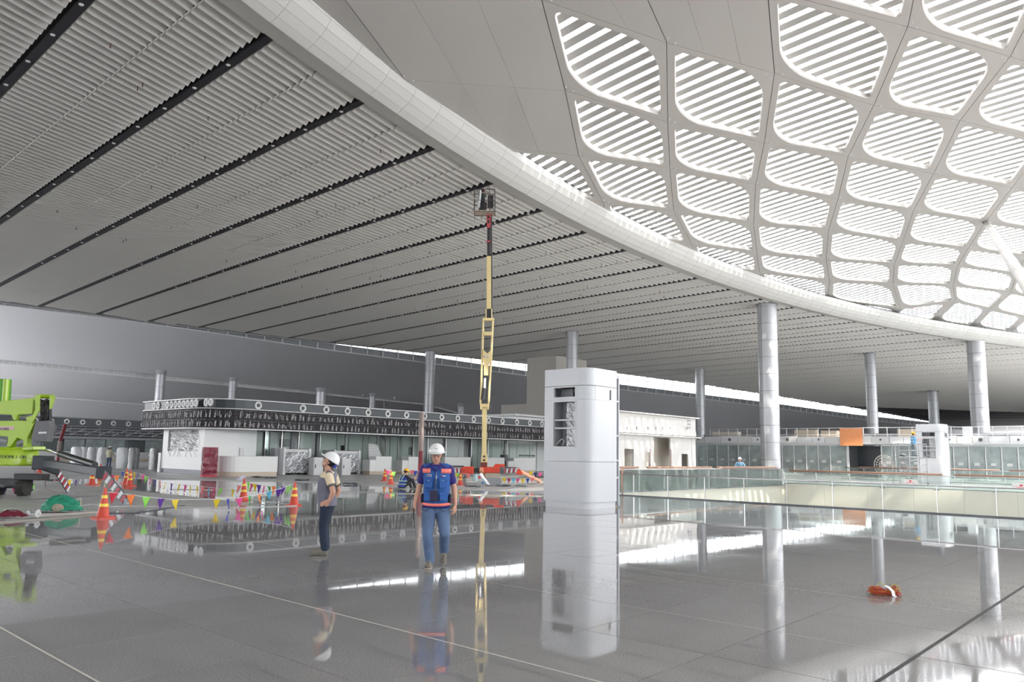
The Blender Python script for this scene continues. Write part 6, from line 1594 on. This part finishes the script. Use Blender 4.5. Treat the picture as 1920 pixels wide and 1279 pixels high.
def person(label, loc, J, kit, vox=.02, rz=0.0, hand_dir=None, detail=False, glasses=False):
    t = thing('person', label, 'person', tuple(loc), rz); v = {k: Vector(q) for k, q in J.items()}
    fw = v['fw'].normalized(); sd = fw.cross(HZ).normalized()       # person's right... sd points to the right-hand side of the facing direction
    B = Blob(); B.loft(torso_rings(v['pel'], v['chest'], v['neck'], sd, fw, .93, bel=kit.get('belly', 0)))
    B.cap(v['neck'] - HZ * .04, .062, v['head'] - v['hup'] * .05 - v['hfw'] * .01, .055)
    A, hs, hf, hu, hc = head(B, v['head'], v['hup'], v['hfw'])
    for s in 'lr':
        sh, el, wr = v['sh' + s], v['el' + s], v['wr' + s]
        B.chain([sh, lerp(sh, el, .5), el], [.055, .046, .040]); B.chain([el, lerp(el, wr, .3), wr], [.041, .040, .026])
        ang_hand(B, wr, v['hd' + s], v['th' + s], kit.get('curl' + s, .35))
        hp, kn, an = v['hip' + s], v['kn' + s], v['an' + s]
        B.chain([hp, lerp(hp, kn, .4), kn, lerp(kn, an, .35), an], [.085, .075, .052, .055, .036]); B.cap(an, .036, v['toe' + s] * .5 + v['heel' + s] * .5 + HZ * .03, .025)
    body = B.build('body', kit.get('skin', m_skin), t, vox, 4)
    if detail: face(body, A, hs, hf, hu, hc, glasses)
    # trousers
    B = Blob(); w_ = kit.get('tw', 1.0)
    for s in 'lr':
        hp, kn, an = v['hip' + s], v['kn' + s], v['an' + s]
        B.chain([hp, lerp(hp, kn, .45), kn, lerp(kn, an, .4), an - (an - kn).normalized() * .01], [.103 * w_, .088 * w_, .068 * w_, .070 * w_, .062 * w_])
    B.loft(torso_rings(v['pel'], v['chest'], v['neck'], sd, fw, 1.0, ts=(-.16, -.05, .05, .14), w=(.14, .175, .175, .17), d=(.10, .125, .125, .12))); B.build('trousers', kit['trouser'], t, vox, 3)
    # shirt with sleeves
    B = Blob(); B.loft(torso_rings(v['pel'], v['chest'], v['neck'], sd, fw, 1.03, ts=(.02, .15, .35, .62, .82, .93, .985), w=(.17, .175, .168, .185, .195, .165, .085), bel=kit.get('belly', 0)))
    for s in 'lr':
        sh, el, wr = v['sh' + s], v['el' + s], v['wr' + s]; f_ = kit.get('sleeve', .62)
        if f_ <= 1: B.chain([sh, lerp(sh, el, f_)], [.070, .066])
        else: B.chain([sh, el, lerp(el, wr, f_ - 1)], [.068, .052, .036])
    shirt = B.build('shirt', kit['shirt'], t, vox, 3)
    nk = v['neck']; hu2 = (v['head'] - nk).normalized()
    mb = MB(); mb.tube([nk - HZ * .012 + sd * (.072 * math.cos(a)) + fw * (.066 * math.sin(a) + .012) - HZ * (.03 * max(math.sin(a), 0) ** 2) for a in [2 * PI * k / 16 for k in range(17)]], .013, 6, False); mb.build('collar', kit.get('collar', kit['shirt']), shirt, True)
    if kit.get('vest'):
        B = Blob(); B.loft(torso_rings(v['pel'], v['chest'], v['neck'], sd, fw, 1.12, ts=(-.06, .1, .32, .62, .80, .90, .96), w=(.178, .180, .170, .180, .178, .152, .092), d=(.128, .13, .12, .125, .114, .090, .07), bel=kit.get('belly', 0)))
        for s in 'lr': B.cap(lerp(v['neck'], v['sh' + s], .35) - HZ * .02, .060, lerp(v['neck'], v['sh' + s], .80) - HZ * .004, .074)
        B.build('vest', kit['vest'], t, vox, 3)
    for s in 'lr':
        if detail: shoe(t, v['heel' + s], v['toe' + s], v.get('fup' + s, HZ), m_up=kit.get('shoe'), m_so=kit.get('sole'))
        else:
            B = Blob(); B.cap(v['heel' + s] + HZ * .045, .042, v['toe' + s] + HZ * .035, .036); B.build('shoe', kit.get('shoe', m_shoe), t, vox, 2)
    hc2 = hc + hu * .040
    hel = helmet(t, hc2 + hu * .012 , hu, hf, kit['hat'])
    # hair under the helmet
    B = Blob(); B.ell(hc + hu * .02 - hf * .022, (.083, .088, .076), A, 10); h_ = B.build('hair', m_hair, t, vox, 1)
    return t, v, (A, hs, hf, hu, hc), shirt
# ---------- walking man
PM = floor_pt(813, 1064); S_ = 10.9 / FPX
def W1(px, py, y=0.0): return ((px - 813.5) * .00752, y, (1065.5 - py) * .00752)
m_denim = mat('washed denim', (.10, .155, .27), .85, noise=.55, nscale=4, bump=.5)
m_navy = mat('navy polo', (.025, .020, .17), .8, noise=.1, nscale=10); m_vb = mat('royal blue vest', (.022, .10, .34), .75, noise=.12, nscale=8)
m_dk0 = mat('dark pouch', (.012, .014, .03), .7)
m_fl = mat('fluorescent salmon', (.95, .22, .18), .5)
J = dict(fw=(0, -1, 0), pel=(.01, .03, .88), chest=(.01, .0, 1.27), neck=(0.0, -.01, 1.485), head=(-.003, -.03, 1.60), hup=(0, -.10, 1), hfw=(.02, -1, -.12),
 shl=(.180, .01, 1.405), ell=(.262, .05, 1.13), wrl=(.292, -.03, .895), hdl=(-.05, -.12, -1), thl=(-.5, -1, 0),
 shr=(-.175, .01, 1.405), elr=(-.250, .04, 1.13), wrr=(-.302, -.04, .895), hdr=(.05, -.15, -1), thr=(.5, -1, 0),
 hipl=(.10, .03, .86), knl=(.150, -.06, .485), anl=(.125, .24, .205), heell=(.125, .315, .175), toel=(.125, .13, .015),
 hipr=(-.085, .02, .86), knr=(-.095, -.10, .48), anr=(-.05, -.06, .10), heelr=(-.05, .0, .005), toer=(-.065, -.265, .005))
J['fupl'] = (0, -.62, .7)
J['fwl'] = (0, 0, 0)
kit = dict(tw=1.10, trouser=m_denim, shirt=m_navy, vest=m_vb, hat=mat('white helmet', (.80, .80, .80), .22), collar=m_navy, shoe=m_shoe, sole=m_sole, sleeve=.60, curlr=.75, curll=.45)
man, vv_, HD, sh_ = person('man in white helmet, royal blue vest and jeans walking towards the camera', (PM.x, PM.y, 0), J, kit, vox=.0085, detail=True, glasses=True)
def band(name, m_, z0, z1, a0, a1, w, d, c, parent, off=0.0, n=20, drop=0.0):
    rows = [[(c[0] + (w + off) * abs(math.cos(a)) ** .8 * (1 if math.cos(a) >= 0 else -1), c[1] - (d + off) * abs(math.sin(a)) ** .8, z - drop * math.sin(a) ** 2) for a in [lerp(a0, a1, i / n) for i in range(n + 1)]] for z in (z0, z1)]
    mb = MB(); mb.sheet(rows); o = mb.build(name, m_, parent, True); mo = o.modifiers.new('s', 'SOLIDIFY'); mo.thickness = .004; return o
band('salmon_band', m_fl, 1.350, 1.415, .12, 1.30, .206, .142, (.01, 0), man, .004); band('salmon_band', m_fl, 1.350, 1.415, PI - 1.25, PI - .12, .206, .142, (.01, 0), man, .004)
band('hem_band', m_fl, .895, .935, .0, PI, .206, .160, (.01, .015), man, .0, drop=.02); band('shirt_hem', m_navy, .855, .90, .0, PI, .196, .146, (.01, .015), man, .0)
for x, z, w, h in ((-.095, 1.20, .115, .13), (.115, 1.20, .115, .13), (-.105, 1.01, .12, .12), (.125, 1.01, .12, .12)):
    mb = MB(); mb.box((x, -.142 + abs(x) * .12, z), (w, .03, h), Matrix.Rotation(.35 if x > 0 else -.35, 3, 'Z')); pk = mb.build('pocket', m_vb, man, bevel=.008)
    mb = MB(); mb.box((x, -.158 + abs(x) * .12, z + h * .38), (w * 1.04, .018, h * .30), Matrix.Rotation(.35 if x > 0 else -.35, 3, 'Z')); mb.build('pocket_flap', m_vb, pk, bevel=.004)
    if z > 1.1: mb = MB(); mb.ball((x, -.171 + abs(x) * .12, z + h * .32), .007, 6); mb.build('button', m_frame, pk)
mb = MB(); mb.box((-.012, -.168, 1.025), (.115, .012, .155), Matrix.Rotation(-.04, 3, 'Y')); pch = mb.build('hanging_pouch', mat('pouch navy', (.014, .012, .05), .5), man, bevel=.005)
mb = MB(); mb.tube([(-.02, -.165, 1.10), (.004, -.152, 1.20), (.0, -.148, 1.30)], .0045, 5); mb.tube([(.02, -.165, 1.10), (.012, -.152, 1.2), (.0, -.148, 1.30)], .0045, 5); mb.build('lanyard', m_blackp, pch)
mb = MB(); mb.box((.012, -.152, 1.15), (.006, .008, .44)); mb.build('zip', m_grey, man); mb = MB(); mb.bar((.012, -.160, 1.27), (.02, -.162, 1.315), .01, .008); mb.build('zip_puller', m_frame, man)
mb = MB(); mb.box((-.09, -.150, 1.315), (.07, .006, .032), Matrix.Rotation(-.3, 3, 'Z')); bdg = mb.build('name_badge', m_wht, man)
mb = MB(); mb.box((-.09, -.155, 1.315), (.056, .004, .02), Matrix.Rotation(-.3, 3, 'Z')); mb.build('badge_inset', m_navy, bdg)
mb = MB(); mb.box((-.09, -.158, 1.318), (.022, .003, .008), Matrix.Rotation(-.3, 3, 'Z')); mb.build('badge_print', m_wht, bdg)
mb = MB(); mb.box((.095, -.152, 1.315), (.012, .004, .014), Matrix.Rotation(.3, 3, 'Z')); lg = mb.build('chest_logo', m_red, man); mb = MB(); mb.box((.128, -.145, 1.312), (.045, .004, .012), Matrix.Rotation(.3, 3, 'Z')); mb.build('logo_print', m_wht, lg)
for s_ in (-1, 1):
    mb = MB(); mb.prism([(s_ * .012, -.135, 1.395), (s_ * .055, -.118, 1.405), (s_ * .085, -.06, 1.485), (s_ * .055, -.065, 1.50)], (0, -.012, 0), (0, .012, 0)); mb.build('collar_flap', m_navy, man)
    mb = MB(); mb.box((s_ * .205 + .01, -.02, .985), (.03, .13, .13)); mb.build('side_pouch', m_dk0, man, bevel=.012)
    mb = MB(); mb.tube([(s_ * .075 + .01, -.155, .965), (s_ * .19 + .01, -.10, .965)], .006, 5); mb.build('pocket_edge', m_dk0, man)
mb = MB(); mb.prism([(-.03, -.128, 1.41), (.03, -.128, 1.41), (.0, -.145, 1.335)], (0, -.006, 0), (0, .006, 0)); mb.build('shirt_placket', m_navy, man)
mb = MB()
for x, z in ((-.115, .80), (.115, .80)): mb.tube([(x * .7, -.118, z + .05), (x, -.112, z + .01), (x * 1.45, -.06, z)], .004, 4)
mb.box((.012, -.128, .80), (.006, .01, .12)); mb.build('trouser_seams', m_dk0, man)
ph = thing('mobile_phone', 'dark mobile phone held low in the hand of the walking man', 'phone', (PM.x - .30, PM.y - .085, .765)); mb = MB(); mb.box((0, 0, 0), (.012, .075, .145), Matrix.Rotation(.25, 3, 'X')); mb.build('phone_body', m_blackp, ph, bevel=.003)
mb = MB(); mb.box((-.007, 0, 0), (.002, .066, .13), Matrix.Rotation(.25, 3, 'X')); mb.build('screen', mat('phone screen', (.05, .06, .08), .1), ph)
A, hs, hf, hu, hc = HD
mb = MB(); mb.tube(smooth_poly([hc + hs * .085 + hu * .05, hc + hs * .085 - hu * .0 + hf * .02, hc + hs * .055 - hu * .09 + hf * .04, hc - hu * .115 + hf * .045, hc - hs * .055 - hu * .09 + hf * .04, hc - hs * .085 - hu * .0 + hf * .02, hc - hs * .085 + hu * .05], 5), .0035, 5); mb.build('chin_strap', m_blackp, man, True)
mb = MB(); mb.box(hc + hu * .115 + hf * .130, (.03, .004, .010)); mb.build('helmet_mark', m_grey, man)

# ---------- man looking up (profile, facing left)
PL = floor_pt(606, 1040)
m_trn = mat('dark navy trousers', (.016, .026, .052), .85, noise=.25, nscale=6); m_crm = mat('cream polo', (.72, .60, .42), .8); m_gv = mat('grey vest', (.155, .155, .20), .85, noise=.12, nscale=8)
hup = Vector((.56, 0, .83)).normalized(); hfw = Vector((-.83, 0, .56)).normalized()
J = dict(fw=(-1, 0, 0), pel=(.03, 0, .80), chest=(.015, 0, 1.12), neck=(.02, 0, 1.325), head=(.028, 0, 1.455), hup=tuple(hup), hfw=tuple(hfw),
 shl=(.075, -.165, 1.235), ell=(.165, -.235, .99), wrl=(.105, -.215, .855), hdl=(-1, .25, -.42), thl=(0, .2, -1),
 shr=(.075, .165, 1.235), elr=(.15, .24, .99), wrr=(.08, .20, .86), hdr=(-1, -.25, -.3), thr=(0, 0, -1),
 hipl=(.03, -.085, .80), knl=(-.005, -.085, .44), anl=(.04, -.085, .10), heell=(.085, -.085, .005), toel=(-.185, -.10, .005),
 hipr=(.03, .085, .80), knr=(-.02, .085, .44), anr=(.02, .085, .10), heelr=(.06, .085, .005), toer=(-.20, .11, .005))
kit = dict(trouser=m_trn, shirt=m_crm, vest=m_gv, hat=MATS['white helmet'], collar=m_blackp, shoe=m_shoe, sole=m_shoe, sleeve=.50, belly=.02, curll=.25)
man2, v2, HD, sh2 = person('man in white helmet and grey vest standing with hand on hip, looking up', (PL.x, PL.y, 0), J, kit, vox=.0085, detail=True)
A, hs, hf, hu, hc = HD
for s in (-1, 1):
    e_ = lerp(Vector(J['shl' if s < 0 else 'shr']), Vector(J['ell' if s < 0 else 'elr']), .46); dd = (Vector(J['ell' if s < 0 else 'elr']) - Vector(J['shl' if s < 0 else 'shr'])).normalized()
    for q in (0, .022): mb = MB(); mb.tube([e_ + dd * (q + .02), e_ + dd * (q + .03)], .0745, 16); mb.build('sleeve_trim', m_blackp, sh2, True, auto=True)
mb = MB(); mb.tube(smooth_poly([hc - hs * .082 + hu * .04, hc - hs * .075 - hu * .05 + hf * .01, hc - hs * .02 - hu * .115 + hf * .05, hc + hs * .02 - hu * .115 + hf * .05, hc + hs * .075 - hu * .05 + hf * .01, hc + hs * .082 + hu * .04], 5), .004, 5); mb.build('chin_strap', m_blackp, man2, True)
mb = MB(); rows = [[hc + hu * (.03 - .05 * j) - hf * .095 + hs * (-.07 + .14 * i / 6) - hf * .02 * math.sin(PI * i / 6) for i in range(7)] for j in range(2)]; mb.sheet(rows); q_ = mb.build('helmet_harness', mat('harness blue', (.02, .04, .3), .5), man2); mo = q_.modifiers.new('s', 'SOLIDIFY'); mo.thickness = .02
mb = MB(); mb.box((-.075, -.135, 1.00), (.09, .03, .12), Matrix.Rotation(-.5, 3, 'Z')); mb.build('vest_pocket', m_gv, man2, bevel=.008); mb = MB(); mb.box((-.02, -.155, 1.17), (.05, .006, .012), Matrix.Rotation(-.3, 3, 'Z')); mb.build('vest_logo', m_frame, man2)

# ---------- small figures
def base_pose(face=(0, 1, 0), h=1.0):
    f = Vector(face).normalized(); s = f.cross(HZ)
    def q(a, b, z): p = s * a + f * b; return (p.x * h, p.y * h, z * h)
    return dict(fw=tuple(f), pel=q(0, 0, .90), chest=q(0, .0, 1.22), neck=q(0, .01, 1.43), head=q(0, .03, 1.55), hup=(0, 0, 1), hfw=tuple(f),
     shl=q(-.18, 0, 1.36), ell=q(-.24, .0, 1.08), wrl=q(-.24, .10, .86), hdl=(0, 0, -1), thl=tuple(f), shr=q(.18, 0, 1.36), elr=q(.24, 0, 1.08), wrr=q(.24, .10, .86), hdr=(0, 0, -1), thr=tuple(f),
     hipl=q(-.09, 0, .87), knl=q(-.11, .02, .48), anl=q(-.13, -.02, .09), heell=q(-.13, -.06, 0), toel=q(-.15, .17, 0), hipr=q(.09, 0, .87), knr=q(.10, .02, .48), anr=q(.11, -.02, .09), heelr=q(.11, -.06, 0), toer=q(.13, .17, 0)), q
m_jn = mat('jeans dark', (.06, .09, .16), .8); m_khaki = mat('khaki vest', (.52, .50, .36), .8); m_dk = mat('dark clothes', (.03, .03, .04), .8)
J, q = base_pose((.15, 1, 0)); P_ = floor_pt(203, 880.5)
J['ell'] = q(-.27, .05, 1.1); J['wrl'] = q(-.22, .25, .98); J['elr'] = q(.27, .05, 1.1); J['wrr'] = q(.24, .25, 1.0)
person('far worker in pale khaki vest and white helmet seen from behind among the wrapped pods', (P_.x, P_.y, 0), J, dict(trouser=m_jn, shirt=m_khaki, vest=m_khaki, hat=MATS['white helmet'], sleeve=1.3), .02)
J, q = base_pose((-.3, -1, 0)); P_ = floor_pt(1388, 909.5)
J['ell'] = q(-.30, .12, 1.16); J['wrl'] = q(-.32, .38, 1.12); J['hdl'] = (.6, -1, -.1); J['elr'] = q(.28, .10, 1.15); J['wrr'] = q(.20, .32, 1.10); J['knr'] = q(.12, -.02, .48); J['anr'] = q(.22, -.2, .10); J['heelr'] = q(.22, -.25, .02); J['toer'] = q(.24, -.02, 0)
m_lb = mat('light blue shirt', (.25, .45, .62), .8)
t, *_ = person('far worker in light blue shirt and white helmet leaning at the balustrade', (P_.x, P_.y, 0), J, dict(trouser=mat('teal trousers', (.13, .20, .21), .8), shirt=m_lb, hat=MATS['white helmet'], sleeve=1.3), .02)
mb = MB(); mb.bar(q(.17, .13, 1.36), q(-.12, .15, 1.02), .05, .02); mb.build('shoulder_strap', m_dk, t)
J, q = base_pose((1, .1, 0)); P_ = at_dist(1714, 860, 54.0); zp2 = Vector((P_.x, P_.y, 0)); zf = z_at(857, zp2)
J['ell'] = q(-.2, .12, 1.14); J['wrl'] = q(-.14, .42, 1.22); J['hdl'] = (1, 0, .1); J['elr'] = q(.2, .12, 1.14); J['wrr'] = q(.14, .42, 1.22); J['hdr'] = (1, 0, .1)
t, *_ = person('worker in yellow helmet and blue reflective vest standing on the scaffold platform', (P_.x, P_.y, zf + .03), J, dict(trouser=mat('grey trousers', (.22, .25, .28), .8), shirt=m_lb, vest=mat('sky vest', (.10, .32, .55), .7), hat=mat('yellow helmet', (.85, .48, .02), .3), sleeve=1.2), .02)
for z in (1.05, 1.25): 
    B = Blob(); B.mb.lathe([(.185, z - .025), (.185, z + .025)], 16); B.mb.build('reflective_strip', m_frame, t)
# seated worker, back towards the camera
P_ = floor_pt(756, 917); f = Vector((.75, .66, 0)); s = f.cross(HZ)
def q(a, b, z): p = s * a + f * b; return (p.x, p.y, z)
J = dict(fw=tuple(f), pel=q(0, -.10, .12), chest=q(0, -.02, .42), neck=q(0, .07, .63), head=q(0, .12, .75), hup=(f.x * .3, f.y * .3, 1), hfw=(f.x, f.y, -.4),
 shl=q(-.18, .05, .56), ell=q(-.24, .26, .42), wrl=q(-.12, .48, .46), hdl=(f.x, f.y, -.2), thl=(0, 0, 1), shr=q(.18, .05, .56), elr=q(.25, .26, .44), wrr=q(.12, .48, .47), hdr=(f.x, f.y, -.2), thr=(0, 0, 1),
 hipl=q(-.10, -.04, .13), knl=q(-.18, .36, .42), anl=q(-.15, .52, .08), heell=q(-.15, .48, 0), toel=q(-.15, .72, 0), hipr=q(.10, -.04, .13), knr=q(.20, .36, .40), anr=q(.17, .52, .08), heelr=q(.17, .48, 0), toer=q(.17, .72, 0))
m_cb = mat('cobalt vest', (.02, .05, .30), .7); m_refl = mat('lime reflective', (.55, .80, .45), .5)
t, *_ = person('worker in yellow helmet and cobalt reflective vest sitting on the floor beside two cones', (P_.x, P_.y, 0), J, dict(trouser=m_dk, shirt=m_dk, vest=m_cb, hat=MATS['yellow helmet'], sleeve=1.9), .014)
for z, c in ((.22, (0, -.07)), (.36, (0, -.03))):
    cc = Vector(q(c[0], c[1], z)); mb = MB(); mb.tube([cc + s * (.212 * math.cos(a)) + f * (.158 * math.sin(a)) for a in [2 * PI * k / 20 for k in range(21)]], .018, 6, False); mb.build('reflective_strip', m_refl, t, True)
for a in (-.10, .10): mb = MB(); mb.tube([q(a, -.17, .36), q(a, -.12, .52), q(a * .95, -.02, .60)], .017, 6); mb.build('shoulder_strip', m_refl, t, True)
# worker in the basket
F = Frame(908, 40.5); zb_ = F.P(908, 399).z; P_ = F.o + F.P(908, 399); f = Vector((-.2, -1, 0))
J, q = base_pose((.3, 1, 0), .98)
J['ell'] = q(-.26, .15, 1.25); J['wrl'] = q(-.2, .2, 1.5); J['hdl'] = (0, .6, .8); J['shl'] = q(-.18, 0, 1.34); J['elr'] = q(.26, .1, 1.2); J['wrr'] = q(.2, .2, 1.4)
for k in list(J):
    if k not in ('fw', 'hup', 'hfw', 'hdl', 'hdr', 'thl', 'thr'): J[k] = tuple(Vector(J[k]) * .76)
person('worker in dark clothes and red helmet inside the raised basket under the ceiling', (P_.x - .15, P_.y + .05, zb_ + .06), J, dict(trouser=m_dk, shirt=mat('dark green jacket', (.05, .07, .06), .8), hat=mat('red helmet', (.35, .02, .03), .35), sleeve=1.6), .02)
